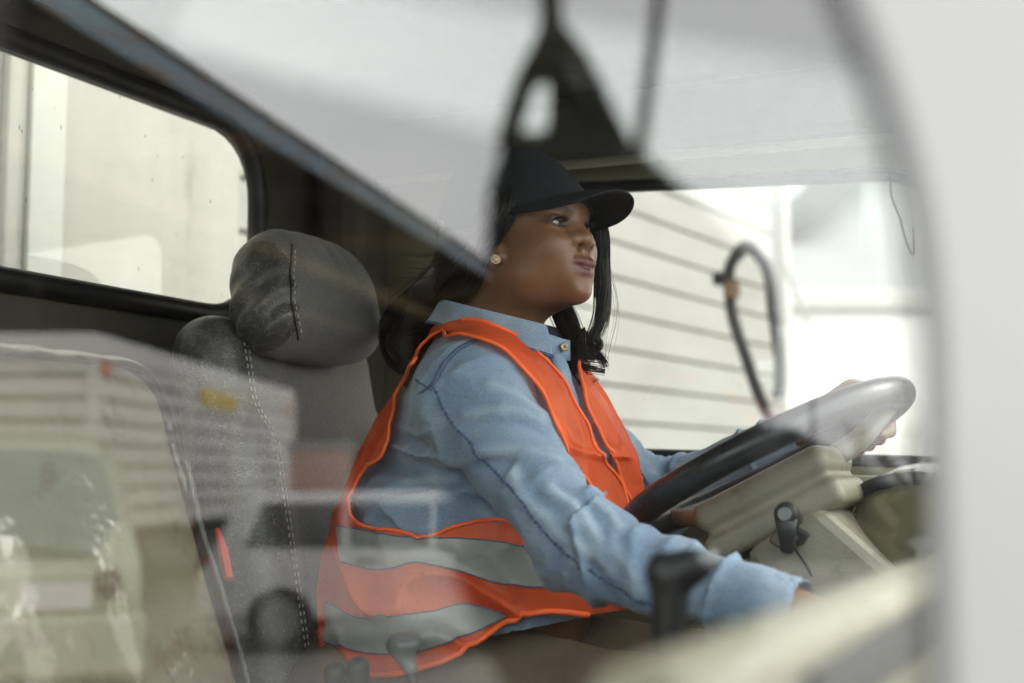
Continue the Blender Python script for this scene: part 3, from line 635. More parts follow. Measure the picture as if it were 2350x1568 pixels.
# ---- seats
def mat_fabric():
    m, t, p = newmat('grey woven seat fabric'); co = objco(t); v = N(t, 'TexVoronoi'); v.inputs['Scale'].default_value = 330; v.inputs['Randomness'].default_value = 1.0; t.links.new(co, v.inputs['Vector'])
    c = ramp(t, noise(t, co, 9, 5), [(.3, (.115, .112, .102)), (.7, (.16, .156, .143))])
    c = mixc(t, ramp(t, v.outputs['Distance'], [(.15, (1, 1, 1)), (.5, (0, 0, 0))]), c, (.20, .195, .178)); t.links.new(c, p.inputs['Base Color'])
    p.inputs['Roughness'].default_value = .85; p.inputs['Sheen Weight'].default_value = .25; bump(t, p, v.outputs['Distance'], .5, .002); return m
def mat_leather():
    m, t, p = newmat('cracked black leather'); co = objco(t); nv = N(t, 'TexNoise'); nv.inputs['Scale'].default_value = 14; nv.inputs['Detail'].default_value = 5; t.links.new(co, nv.inputs['Vector'])
    wv = N(t, 'Vectorrotate' if False else 'VectorMath', operation='MULTIPLY_ADD'); t.links.new(nv.outputs['Color'], wv.inputs[0]); wv.inputs[1].default_value = (.07, .07, .07); t.links.new(co, wv.inputs[2])
    fac = None
    for sc, wd, st in ((55, .030, (1, 1, 1.8)), (120, .045, (1, 1, 1.3)), (210, .06, (1, 1, 1))):
        mp_ = N(t, 'Mapping'); mp_.inputs['Scale'].default_value = st; t.links.new(wv.outputs[0], mp_.inputs[0])
        v = N(t, 'TexVoronoi', feature='DISTANCE_TO_EDGE'); v.inputs['Scale'].default_value = sc; t.links.new(mp_.outputs[0], v.inputs['Vector'])
        e = ramp(t, v.outputs['Distance'], [(0, (1, 1, 1)), (wd, (0, 0, 0))])
        e = mth(t, 'MULTIPLY', e, ramp(t, noise(t, co, sc*.35, 4), [(.47, (0, 0, 0)), (.6, (1, 1, 1))])); fac = e if fac is None else mth(t, 'MAXIMUM', fac, e)
    c = ramp(t, noise(t, co, 6, 5), [(.3, (.03, .03, .027)), (.75, (.095, .094, .086))])
    t.links.new(mixc(t, mth(t, 'MULTIPLY', fac, .55), c, (.36, .35, .31)), p.inputs['Base Color'])
    t.links.new(ramp(t, noise(t, co, 20), [(.3, (.32,)*3), (.7, (.5,)*3)]), p.inputs['Roughness']); bump(t, p, noise(t, co, 260, 3), .25, .002); return m
M_fab, M_lea = mat_fabric(), mat_leather(); M_thread = plain('pale thread', (.45, .43, .36), .8)
BT = basis((math.cos(R(11)), 0, math.sin(R(11)))); BCEN = np.array([-.402, .436, 1.55])
def fback(p):
    q = (p-BCEN)@BT
    d = rbox(q, (0, 0, 0), (.056, .214, .33), .054)
    d = smin(d, cap(q, (.034, -.164, -.3), (.034, -.164, .12), .046), .05); return smin(d, cap(q, (.034, .164, -.3), (.034, .164, .12), .046), .05)
def fhead(p):
    q = (p-np.array([-.385, .400, 1.912]))@basis((math.cos(R(9)), 0, math.sin(R(9))))
    w = .142-.020*np.clip(q[:, 2]/.09, -1, 1)-.012*np.clip((q[:, 2]-.05)/.05, 0, 1)
    q2 = q.copy(); q2[:, 1] = q[:, 1]*.142/w
    d = rbox(q2, (0, 0, 0), (.056, .138, .089), .054)
    d = smin(d, rbox(q2, (.014, 0, -.02), (.056, .132, .075), .05), .02)
    d = .76*d+.24*(ell(q, (.004, 0, -.004), (.078, .156, .118)))
    gph = (q[:, 1]/(1.15-2.2*np.clip(q[:, 2], -.05, .1)))*75+2.2*vnoise(q*np.array([4, 9, 6]))
    cr_ = -.0042*(1-np.abs(np.sin(gph)))**4*np.exp(-((q[:, 2]-.07)/.065)**2)*(.4+vnoise(q*18))
    side = np.exp(-((q[:, 1]+.14)/.035)**2); wr_ = np.sin((q[:, 2]-.6*q[:, 0])*150+5*vnoise(q*22))*.0055*side*np.clip(.5-q[:, 2]*6, 0, 1)
    return d-cr_-wr_
def facesplit(o, test):
    me = o.data; n = len(me.polygons); c = np.zeros(n*3); me.polygons.foreach_get('center', c); c = c.reshape(-1, 3)
    me.polygons.foreach_set('material_index', test(c).astype(np.int32)); me.update()
seat = sdf_obj('driver_seat', fback, (-.64, .04, 1.16), (-.20, .74, 1.95), .006, [M_fab, M_lea], truck, smooth_iter=5)
facesplit(seat, lambda c: (((c-BCEN)@BT)[:, 1] < -.150) | (((c-BCEN)@BT)[:, 0] < -.01) | (((c-BCEN)@BT)[:, 1] > .185))
hr = sdf_obj('headrest', fhead, (-.50, .16, 1.77), (-.27, .61, 2.07), .004, [M_fab, M_lea], seat, smooth_iter=3)
facesplit(hr, lambda c: (c[:, 1] < .288) | (c[:, 0] < -.40))
cu = sdf_obj('seat_cushion', lambda p: rbox(p, (-.12, .39, 1.22), (.30, .26, .075), .06), (-.46, .1, 1.12), (.24, .68, 1.32), .008, [M_fab, M_lea], seat, smooth_iter=3)
facesplit(cu, lambda c: c[:, 1] < .2)
b = MB(); b.box((-.15, .39, 1.05), (.4, .4, .2), None, .02); tp(b, 'seat_base', M_black, seat)
def stitches(f, pts, parent, mat, r=.0011, off=.001, gap=.0105):
    P = on(f, spline(pts, int(np.linalg.norm(np.diff(np.array(pts), axis=0), axis=1).sum()/gap*2)), off); b = MB()
    for i in range(0, len(P)-1, 2): b.tube([P[i], P[i+1]], r, 5)
    return b.build('stitching', mat, parent)
sl = lambda z: BCEN+BT@np.array([.07, -.150, z])
stitches(fback, [sl(z) for z in np.linspace(-.32, .30, 8)], seat, M_thread)
stitches(fback, [sl(z)+BT@np.array([0, -.009, 0]) for z in np.linspace(-.32, .30, 8)], seat, M_thread)
stitches(fhead, [march(fhead, x, y) for x, y in ((678, 575), (674, 620), (676, 670), (682, 720), (692, 770))], hr, M_thread)
b = MB(); b.tube(on(fhead, spline([march(fhead, x, y) for x, y in ((670, 560), (666, 620), (668, 670), (674, 720), (684, 780))], 40), .0), .0016, 6); tp(b, 'seam', M_black, hr)
sbp = at(505, 1265, Y=.05)
# red belt strap between the seats
b = MB(); b.tube([at(498, 1215, Y=.06), at(512, 1265, Y=.05), at(525, 1330, Y=.04)], [.003, .0065, .006], 8); tp(b, 'seat_belt', plain('red belt webbing', (.55, .05, .03), .7, .15, 30))

# passenger bench in tan cloth under clear plastic
PB = basis((math.cos(R(21)), 0, math.sin(R(21)))); PC = np.array([-.292, -.372, 1.468])
M_tan = plain('tan seat cloth', (.20, .175, .115), .85, .22, 5, .4, 420, dirt=((.13, .085, .055), .56))
fbench = lambda p: rbox(p, PC, (.09, .385, .315), .07, PB)-.006*vnoise(p*9)
bench = sdf_obj('passenger_seat', fbench, (-.62, -.80, 1.12), (.02, .04, 1.88), .008, M_tan, truck)
sdf_obj('seat_cushion', lambda p: rbox(p, (-.05, -.38, 1.22), (.28, .38, .075), .06), (-.36, -.8, 1.12), (.28, .04, 1.32), .01, M_tan, bench)
b = MB(); b.box((-.15, -.4, 1.05), (.4, .6, .2), None, .02); tp(b, 'seat_base', M_black, bench)
def mat_film():
    m = bpy.data.materials.new('clear plastic film'); m.use_nodes = True; t = m.node_tree; t.nodes.clear(); out = N(t, 'OutputMaterial')
    tr = N(t, 'BsdfTransparent'); tr.inputs[0].default_value = (.95, .96, .93, 1); gl = N(t, 'BsdfGlossy'); gl.inputs['Roughness'].default_value = .08
    co = objco(t); b = N(t, 'Bump'); b.inputs['Strength'].default_value = .35; b.inputs['Distance'].default_value = .01; t.links.new(noise(t, co, 14, 3), b.inputs['Height'])
    lw_ = N(t, 'Fresnel'); lw_.inputs[0].default_value = 1.5; t.links.new(b.outputs[0], lw_.inputs['Normal']); t.links.new(b.outputs[0], gl.inputs['Normal'])
    mix = N(t, 'MixShader'); t.links.new(mth(t, 'MINIMUM', mth(t, 'MULTIPLY', lw_.outputs[0], .8), .9), mix.inputs[0]); t.links.new(tr.outputs[0], mix.inputs[1]); t.links.new(gl.outputs[0], mix.inputs[2]); t.links.new(mix.outputs[0], out.inputs[0]); return m
M_film = mat_film()
ffilm = lambda p: rbox(p, PC, (.093, .388, .318), .07, PB)-.008-.007*vnoise(p*np.array([13, 13, 5]))-.003*vnoise(p*27)
sdf_obj('plastic_cover', ffilm, (-.66, -.86, 1.18), (.04, .08, 1.90), .008, M_film, bench)
b = MB(); b.tube(on(ffilm, spline([PC+PB@np.array(v) for v in ((-.0, -.2, .33), (.02, .30, .335), (.05, .375, .31), (.085, .385, .22), (.09, .385, .0), (.09, .385, -.2), (.09, .385, -.33))], 90), .001), .0022, 6); tp(b, 'cover_seam', M_film, bench, smooth=True)

# cargo box, chassis and wheels
cbx = tp(MB().box((-2.95, 0, 2.15), (3.6, 2.56, 2.3), None, .02), 'cargo_box', M_cream)
b = MB(); b.box((-1.14, .553, 2.15), (.020, .030, 2.28), None, .004); tp(b, 'trim_strip', M_cream, cbx)
b = MB(); b.box((-1.145, .65, 2.15), (.012, .09, 2.26), None, .003); tp(b, 'panel_joint', plain('greyed panel', (.60, .61, .56), .5, .08, 3, stretch=(1, 1, .3)), cbx)
for s in (-.4, .4): tp(MB().box((-1.7, s, .80), (5.8, .10, .2)), 'chassis_rail', M_black)
for x in (.75, -3.4):
    for s in (-1, 1):
        b = MB(); b.tube([(x, s*.93, .42), (x, s*.70, .42)], .42, 28); w = tp(b, 'wheel', M_rubber, bevel=.03); b = MB(); b.tube([(x, s*.937, .42), (x, s*.90, .42)], [.20, .22], 20); tp(b, 'rim', M_grey, w)

# ------------------------------------------------------------------ the driver
per = thing('person', 'woman in a dark cap, denim shirt and orange safety vest sitting at the wheel', 'person')
HO = np.array([-.036, .42, 1.988]); hy, hp_ = R(-11), R(2)
HX = np.array([math.cos(hy)*math.cos(hp_), math.sin(hy)*math.cos(hp_), math.sin(hp_)]); HY = np.array([-math.sin(hy), math.cos(hy), 0]); HZ = np.cross(HX, HY)
HB = np.stack([HX, HY, HZ], 1)
def h2w(q): return HO+HB@np.asarray(q, float)
LOBE = at(1147, 589, Y=.346)
def fhead_skin(p):
    q = (p-HO)@HB; s = q.copy(); s[:, 1] = np.abs(s[:, 1])
    d = ell(q, (-.014, 0, .030), (.098, .076, .088))
    d = smin(d, ell(q, (.036, 0, .020), (.052, .062, .060)), .04)          # forehead
    d = smin(d, ell(q, (.036, 0, -.045), (.064, .062, .063)), .03)         # mid face
    d = smin(d, ell(q, (.040, 0, -.074), (.054, .050, .036)), .03)         # jaw
    d = smin(d, ell(s, (.012, .040, -.072), (.040, .026, .034)), .035)     # jaw angle
    d = smin(d, sph(q, (.0905, 0, -.0925), .0185), .026)                     # chin
    d = smin(d, ell(s, (.066, .036, -.036), (.028, .024, .026)), .022)     # cheek
    d = smin(d, cap(s, (.086, 0.0, .019), (.070, .042, .021), .0095), .018)   # brow
    d = smax(d, -ell(s, (.107, .035, -.005), (.025, .0175, .0125)), .016)  # eye socket
    d = smin(d, sph(s, (.0750, .035, -.0050), .0142), .007)                # lids
    d = smin(d, cap(q, (.0785, 0, .008), (.1005, 0, -.021), .0075, .0100), .011)   # nose bridge
    d = smin(d, ell(q, (.1025, 0, -.0270), (.0130, .0140, .0108)), .009)   # nose tip
    d = smin(d, ell(s, (.0940, .0185, -.0285), (.0140, .0112, .0112)), .0035)     # wings
    d = smax(d, -ell(s, (.1000, .0110, -.0385), (.0082, .0060, .0082)), .0016)    # nostrils
    d = smin(d, ell(q, (.078, 0, -.064), (.027, .033, .027)), .016)        # mouth mound
    d = smax(d, -cap(q, (.1060, 0, -.0425), (.1080, 0, -.0500), .0028), .005)      # philtrum
    d = smin(d, ell(s, (.0990, .0085, -.0575), (.0120, .0180, .0078)), .0028)     # upper lip
    d = smin(d, ell(q, (.0985, 0, -.0728), (.0130, .0205, .0088)), .0028)        # lower lip
    bend = np.stack([s[:, 0], s[:, 1], s[:, 2]+.0650-.5*s[:, 1]**2*6], 1)
    d = smax(d, -ell(bend, (.1095, 0, 0), (.0095, .0290, .0012)), .0034)         # mouth line
    d = smax(d, -cap(q, (.1185, -.014, -.0850), (.1185, .014, -.0850), .0085), .018)   # hollow above chin
    # opening of the lids
    e = np.stack([s[:, 0], s[:, 1]-.035, s[:, 2]+.0050-.10*(s[:, 1]-.035)], 1)
    d = smax(d, -ell(e, (.0905, 0, -.0005), (.0130, .0142, .0042)), .0020)
    w_ = p-CTOP; d = np.where(q[:, 2] > .03, np.maximum(d, np.maximum(w_@np.array([.715, 0, .699]), w_@np.array([-.13, 0, .991]))+.006), d)
    # ears
    d = smin(d, sph(p, LOBE, .0078), .006); d = smin(d, sph(p, LOBE+np.array([-.004, .001, .011]), .008), .006)
    d = smin(d, ell(s, (-.010, .0755, -.012), (.017, .006, .030)), .006); d = smin(d, ell(s, (-.004, .0745, -.040), (.0085, .0055, .010)), .006)
    return d
NB = np.array([-.085, .42, 1.79])                     # root of the neck
def fneck(p): return cap(p, h2w((-.022, 0, -.07)), NB, .053, .062)
SR, ER, WR = np.array([-.012, .226, 1.740]), np.array([.155, .160, 1.566]), np.array([.415, .095, 1.508])
SL, EL, WL = np.array([-.065, .605, 1.735]), np.array([.035, .715, 1.602]), np.array([.285, .668, 1.700])
tz = np.array([1.20, 1.30, 1.40, 1.50, 1.60, 1.68, 1.75, 1.80, 1.84])
txc = np.array([-.16, -.155, -.125, -.095, -.082, -.070, -.068, -.068, -.078])
ta = np.array([.12, .17, .182, .188, .184, .164, .128, .096, .072])
tb_ = np.array([.15, .20, .20, .196, .192, .184, .165, .128, .080])
def ftorso(p, xc=txc, a=ta, b=tb_, z=tz):
    xx = np.interp(p[:, 2], z, xc); aa = np.interp(p[:, 2], z, a); bb = np.interp(p[:, 2], z, b)
    d = (np.sqrt(((p[:, 0]-xx)/aa)**2+((p[:, 1]-.42)/bb)**2)-1)*np.minimum(aa, bb)*.92
    return np.maximum(d, np.maximum(p[:, 2]-z[-1]-.0, z[0]-p[:, 2]))
def fshould(p, g=0.0):
    return np.minimum(cap(p, (-.080, .37, 1.775), (-.028, .240, 1.740), .066+g, .070+g), cap(p, (-.085, .47, 1.772), (-.085, .580, 1.738), .062+g, .062+g))
def finger(d, p, pts, r0, r1, k=.004):
    n = len(pts)-1
    for i in range(n): d = smin(d, cap(p, pts[i], pts[i+1], r0+(r1-r0)*i/n, r0+(r1-r0)*(i+1)/n), k)
    return d
def fhands(p):
    # left hand closed round the rim
    c, s_ = math.cos(R(57)), math.sin(R(57)); rho = E1*c+E2*s_; tan = -E1*s_+E2*c; PC_ = WC+.186*rho
    def rp(a, r, t): return PC_+tan*t-rho*(t*t/.37)+r*(rho*math.cos(R(a-42))+E3*math.sin(R(a-42)))
    d = cap(p, WL, rp(112, .046, .0), .027, .024)
    for t in (-.026, .0, .026): d = smin(d, cap(p, rp(118, .044, t*.6), rp(88, .031, t), .0145, .0115), .014)
    for t, L in ((-.032, .9), (-.0105, 1.0), (.011, .97), (.031, .82)):
        d = finger(d, p, [rp(88, .030, t), rp(35, .0275, t), rp(35-62*L, .0262, t*1.02), rp(35-112*L, .0250, t*1.03)], .0098, .0078)
    d = finger(d, p, [rp(128, .044, -.02), rp(160, .030, -.042), rp(200, .026, -.058), rp(232, .0255, -.064)], .0125, .0088, .010)
    # right hand, half open, reaching for the dash
    f = np.array([.93, -.22, -.16]); f /= np.linalg.norm(f); sd_ = np.array([-.22, -.97, .0]); sd_ -= f*(sd_@f); sd_ /= np.linalg.norm(sd_); up = np.cross(sd_, f); up = up if up[2] > 0 else -up
    e = cap(p, WR, WR+f*.03, .025, .026)
    for t in (-.026, 0, .026): e = smin(e, cap(p, WR+f*.03+sd_*t*.6, WR+f*.092+sd_*t*1.1, .0145, .0115), .014)
    for t, L in ((-.033, .9), (-.0115, 1.0), (.0105, .96), (.031, .78)):
        a0 = WR+f*.092+sd_*t*1.1; e = finger(e, p, [a0, a0+(f*.036-up*.010)*L, a0+(f*.055-up*.030)*L, a0+(f*.058-up*.050)*L], .0098, .0076)
    a0 = WR+f*.030-sd_*.024; e = finger(e, p, [a0, a0+f*.03-sd_*.022-up*.012, a0+f*.055-sd_*.026-up*.028, a0+f*.07-sd_*.020-up*.042], .013, .0088, .010)
    return np.minimum(d, e)
CTOP = at(1242, 340, Y=.42)
def fcap(p):
    q = (p-HO)@HB
    d = ell(q, (-.010, 0, .010), (.118, .091, .132))
    w = p-CTOP; d = smax(d, w@np.array([.715, 0, .699]), .022); d = smax(d, w@np.array([-.13, 0, .991]), .022)
    zc = np.where(q[:, 0] > -.02, .027-.021*(q[:, 1]/.083)**2, -.004); d = smax(d, zc-q[:, 2], .003)
    return d-.0015*vnoise(p*30)
def fbody(p):
    d = smin(fhead_skin(p), fneck(p), .028)
    d = smin(d, ftorso(p)+.022, .02); d = smin(d, fshould(p)+.02, .03)
    for S, E_, W in ((SR, ER, WR), (SL, EL, WL)): d = smin(d, np.minimum(cap(p, S, E_, .055, .042), cap(p, E_, W, .042, .027)), .02)
    s = p.copy(); s[:, 1] = .42+np.abs(s[:, 1]-.42)
    d = smin(d, smin(cap(s, (-.19, .51, 1.35), (.27, .55, 1.335), .085, .055), cap(s, (.27, .55, 1.335), (.43, .55, 1.02), .052, .036), .03), .05)
    d = smin(d, cap(s, (.43, .55, 1.01), (.56, .56, .985), .036, .026), .02)
    return np.maximum(smin(d, fhands(p), .006), -(fcap(p)+.0035))
def skin_tone(P):
    q = (P-HO)@HB; s = np.abs(q[:, 1]); n = vnoise(P*160)*.10+vnoise(P*70)*.14+vnoise(P*22)*.22+.77
    c = np.tile(np.array([.175, .083, .041]), (len(P), 1))*n[:, None]
    def m(x, w=.0): return np.clip(x, 0, 1)[:, None]
    face = np.clip((q[:, 0]-.03)/.04, 0, 1)
    c = c*(1+m(face)*np.array([.22, .20, .16]))
    lips = np.clip(1.35-np.sqrt((np.maximum(s, 0)/.0255)**3+((q[:, 2]+.0650-.0012*np.cos(s*190))/.0118)**2), 0, .35)/.35*(q[:, 0] > .085)
    c = c*(1-m(lips))+m(lips)*np.array([.150, .052, .046])
    br = np.clip(1.2-np.sqrt(((s-.036)/.021)**2+((q[:, 2]-.0165+.25*np.abs(s-.031))/.0040)**2), 0, .6)*(q[:, 0] > .05)
    c = c*(1-m(br))+m(br)*np.array([.014, .009, .007])
    ln = np.clip(1.5-np.sqrt(((s-.035)/.0165)**2+((q[:, 2]+.0035)/.0075)**2), 0, .45)/.45*(q[:, 0] > .062)
    c = c*(1-.72*m(ln))+.72*m(ln)*np.array([.020, .012, .010])
    return c
def mat_skin():
    m, t, p = newmat('brown skin'); a = N(t, 'Attribute', attribute_name='tone'); t.links.new(a.outputs['Color'], p.inputs['Base Color'])
    p.inputs['Subsurface Weight'].default_value = .06; p.inputs['Subsurface Radius'].default_value = (.012, .005, .003); p.inputs['Subsurface Scale'].default_value = .6
    co = objco(t); t.links.new(ramp(t, noise(t, co, 40), [(.3, (.33,)*3), (.7, (.48,)*3)]), p.inputs['Roughness']); bump(t, p, noise(t, co, 700, 3), .3, .001); return m
sdf_obj('body', fbody, (-.34, .02, .94), (.66, .84, 2.12), .0026, mat_skin(), per, colour=skin_tone)
# eyes
M_eye = None
def mat_eye():
    m, t, p = newmat('eye'); co = objco(t); ln = N(t, 'VectorMath', operation='LENGTH'); s = N(t, 'SeparateXYZ'); t.links.new(co, s.inputs[0]); cb = N(t, 'CombineXYZ'); t.links.new(s.outputs['Y'], cb.inputs['Y']); t.links.new(s.outputs['Z'], cb.inputs['Z']); t.links.new(cb.outputs[0], ln.inputs[0])
    c = ramp(t, mth(t, 'MULTIPLY', ln.outputs['Value'], 60.0), [(.0, (.004, .003, .003)), (.15, (.004, .003, .003)), (.17, (.045, .020, .010)), (.38, (.03, .014, .008)), (.42, (.24, .22, .19))])
    t.links.new(c, p.inputs['Base Color']); p.inputs['Roughness'].default_value = .06; p.inputs['Coat Weight'].default_value = .6; return m
M_eye = mat_eye()
for s in (-1, 1):
    b = MB(); b.ball((0, 0, 0), .0127, 24); o = b.build('eye', M_eye, per, smooth=True)
    o.location = h2w((.0742, s*.035, -.0050)); o.rotation_euler = (0, -hp_-R(1), hy+R(9))
M_hair = None
def mat_hair(nm='black hair', col=(.013, .010, .008)):
    m, t, p = newmat(nm); co = objco(t)
    t.links.new(ramp(t, noise(t, co, 30, 3), [(.3, tuple(c*.6 for c in col)), (.7, tuple(c*1.8 for c in col))]), p.inputs['Base Color']); p.inputs['Roughness'].default_value = .36; p.inputs['Specular IOR Level'].default_value = .55; return m
M_hair = mat_hair()
# upper lashes
for s in (-1, 1):
    b = MB()
    for k in range(15):
        u = (k-7)/7; y = .034+u*.0125; p0 = h2w((.0880-.0045*u*u, s*y, -.0007-.0042*u*u)); p1 = h2w((.0945-.004*u*u, s*(y+.0015*u), .0013-.003*u*u)); p2 = h2w((.0975-.004*u*u, s*(y+.003*u), .0036-.003*u*u)); b.tube([p0, p1, p2], [.0006, .0005, .0002], 4)
    b.build('lash', M_hair, per)
# earring
b = MB(); ec = at(1138, 595, Y=.335)
for i in range(40):
    a = i*2.39996; zz = 1-2*(i+.5)/40; rr = math.sqrt(1-zz*zz); b.ball(ec+np.array([rr*math.cos(a), rr*math.sin(a), zz])*.0058, .0017, 8)
b.ball(ec, .0058, 12); b.build('earring', plain('crystal gold', (.80, .68, .50), .12, .3, 400, metal=.8), per)

# ---- trousers and shoes
def ftrous(p):
    s = p.copy(); s[:, 1] = .42+np.abs(s[:, 1]-.42)
    d = smin(cap(s, (-.19, .51, 1.352), (.27, .55, 1.342), .104, .078), cap(s, (.27, .55, 1.335), (.43, .55, 1.04), .073, .060), .05)
    d = smin(d, ell(p, (-.15, .42, 1.36), (.205, .235, .10)), .05)
    return d-.010*vnoise(p*np.array([14, 22, 22]))-.004*vnoise(p*40)
sdf_obj('trousers', ftrous, (-.40, .12, .98), (.56, .72, 1.54), .006, plain('brown work trousers', (.13, .095, .06), .85, .2, 14, .4, 300), per)
for s in (-1, 1):
    fs_ = lambda p, s=s: smin(smin(cap(p, (.44, .42+s*.13, 1.03), (.43, .42+s*.13, 1.08), .05), cap(p, (.43, .42+s*.13, 1.0), (.62, .42+s*.14, .992), .040, .034), .03), rbox(p, (.52, .42+s*.135, .972), (.16, .046, .012), .01), .01)
    sdf_obj('shoe', fs_, (.34, .42+s*.135-.09, .95), (.72, .42+s*.135+.09, 1.15), .007, M_black, per)

# ---- denim shirt
def ridge(n, e=2.5): return (1-np.abs(2*n-1))**e
def farm(p, S, E_, W, r, seed):
    d = smin(cap(p, S, E_, r[0], r[1]), cap(p, E_, W, r[1]*1.0, r[2]), .035)
    u1 = (E_-S)/np.linalg.norm(E_-S); u2 = (W-E_)/np.linalg.norm(W-E_); m = np.abs(d) < .05
    if m.any():
        q = p[m]; t = np.clip((q-S)@u1/np.linalg.norm(E_-S), 0, 1.2); t2 = np.clip((q-E_)@u2/np.linalg.norm(W-E_), 0, 1.1)
        al = np.where(t2 > 0, 1+t2, t); wob = vnoise(q*9+seed)
        g = (q@u1)*np.where(t2 > .05, .3, 1)+(q@u2)*np.where(t2 > .05, 1, .3)
        k = np.stack([g*26+q[:, 2]*10+3*wob, q[:, 1]*9, q[:, 2]*7+seed], 1)
        amp = .005+.012*np.exp(-((al-1.05)/.33)**2)+.006*np.exp(-((al-1.75)/.25)**2)+.005*np.exp(-((al-.25)/.25)**2)
        d = d.copy(); d[m] -= amp*ridge(vnoise(k))+.0036*ridge(vnoise(q*np.array([24, 18, 34])+seed*3))-.0035
    return d
def fshirt_torso(p):
    d = smin(ftorso(p), fshould(p, .002), .035); m = np.abs(d) < .06
    if m.any():
        q = p[m]; lowz = np.clip((1.76-q[:, 2])/.12, 0, 1)
        k = np.stack([q[:, 0]*7, q[:, 1]*8, q[:, 2]*24+q[:, 0]*8+2.5*vnoise(q*8)], 1)
        d = d.copy(); d[m] -= lowz*(+.022*ridge(vnoise(k))-.005)+.003*ridge(vnoise(q*np.array([20, 24, 38])))
    return d
def fshirt0(p):
    d = fshirt_torso(p)
    d = smin(d, farm(p, SR, ER, WR, (.071, .041, .036), 3.1), .024)
    d = smin(d, farm(p, SL, EL, WL, (.069, .046, .038), 8.4), .024)
    for E_, W in ((ER, WR), (EL, WL)):
        u = (W-E_)/np.linalg.norm(W-E_); d = smin(d, cap(p, W-u*.052, W-u*.004, .0400, .0390), .006); d = smax(d, -cap(p, W-u*.03, W+u*.06, .036), .004)
    nk = NB+np.array([.0, 0, .02])
    return smax(d, -cap(p, nk-np.array([0, 0, .02]), nk+np.array([.06, 0, .12]), .050, .085), .012)
FOLDS = []
def fshirt(p):
    d = fshirt0(p); m = np.abs(d) < .03
    if m.any():
        q = p[m]; e = np.zeros(len(q))
        for P, A_, w in FOLDS:
            lo, hi = P.min(0)-3*w, P.max(0)+3*w; k = ((q > lo) & (q < hi)).all(1)
            if not k.any(): continue
            qq = q[k]; dd = np.full(len(qq), 9.0)
            for a, c in zip(P[:-1], P[1:]):
                v = c-a; h = np.clip((qq-a)@v/(v@v), 0, 1); dd = np.minimum(dd, ((qq-a-h[:, None]*v)**2).sum(1))
            e[k] += A_*np.exp(-dd/(w*w))
        d = d.copy(); d[m] -= e
    return d
cf = lambda pts: [(642.6+x*.6195, 596.7+y*.6195) for x, y in pts]
for pts, A_, w in (([(690, 575), (780, 562), (870, 560), (965, 600)], .0055, .008), ([(700, 600), (800, 592), (880, 596), (970, 640)], -.003, .008),
    ([(600, 765), (660, 752), (760, 712), (900, 712), (1030, 745)], .0075, .009), ([(600, 800), (655, 785), (760, 752), (880, 755)], -.006, .010),
    ([(865, 765), (872, 830), (915, 900), (995, 965)], .0055, .008), ([(900, 770), (915, 830), (955, 880), (1020, 930)], -.004, .009),
    ([(1000, 850), (1085, 905), (1150, 1000), (1200, 1085)], .0060, .008), ([(1040, 850), (1120, 900), (1190, 990)], -.004, .008), ([(1160, 890), (1215, 930), (1255, 995)], .006, .008),
    ([(745, 920), (850, 1050), (965, 1165), (1065, 1262)], .0045, .009), ([(1100, 1050), (1225, 1145), (1330, 1235)], .0045, .008), ([(1005, 1000), (1060, 1040), (1085, 1115)], .0045, .007), ([(1240, 1080), (1300, 1160), (1330, 1240)], .005, .008), ([(1150, 1120), (1200, 1200), (1215, 1290)], -.004, .009),
    ([(345, 760), (480, 785), (640, 785)], -.010, .012), ([(340, 880), (500, 850), (650, 825)], -.010, .010), ([(330, 965), (450, 890), (560, 880), (745, 935)], .009, .012), ([(350, 820), (470, 822), (640, 808)], .006, .010),
    ([(775, 465), (900, 515), (965, 575)], .004, .008), ([(640, 390), (600, 470), (560, 560)], -.003, .007), ([(470, 700), (560, 740), (650, 740)], .006, .010), ([(1480, 780), (1500, 860), (1490, 900)], .006, .008), ([(1380, 790), (1340, 850), (1330, 900)], .006, .009), ([(1420, 770), (1430, 840), (1400, 900)], -.004, .008)):
    P = spline([march(fshirt0, x, y) for x, y in cf(pts)], 14); FOLDS.append((P, A_, w))
FOLDS2 = [f for f in FOLDS if f[1] > 0]
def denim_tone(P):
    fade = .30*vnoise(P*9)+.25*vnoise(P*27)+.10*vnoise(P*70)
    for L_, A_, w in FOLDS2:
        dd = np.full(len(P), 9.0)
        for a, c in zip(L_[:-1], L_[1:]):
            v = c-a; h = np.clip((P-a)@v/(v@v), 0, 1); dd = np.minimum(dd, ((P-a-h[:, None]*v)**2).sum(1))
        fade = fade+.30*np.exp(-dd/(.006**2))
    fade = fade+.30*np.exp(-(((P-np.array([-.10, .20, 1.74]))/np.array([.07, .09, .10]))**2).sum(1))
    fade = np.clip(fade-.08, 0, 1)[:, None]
    return (1-fade)*np.array([.115, .185, .310])+fade*np.array([.42, .50, .545])
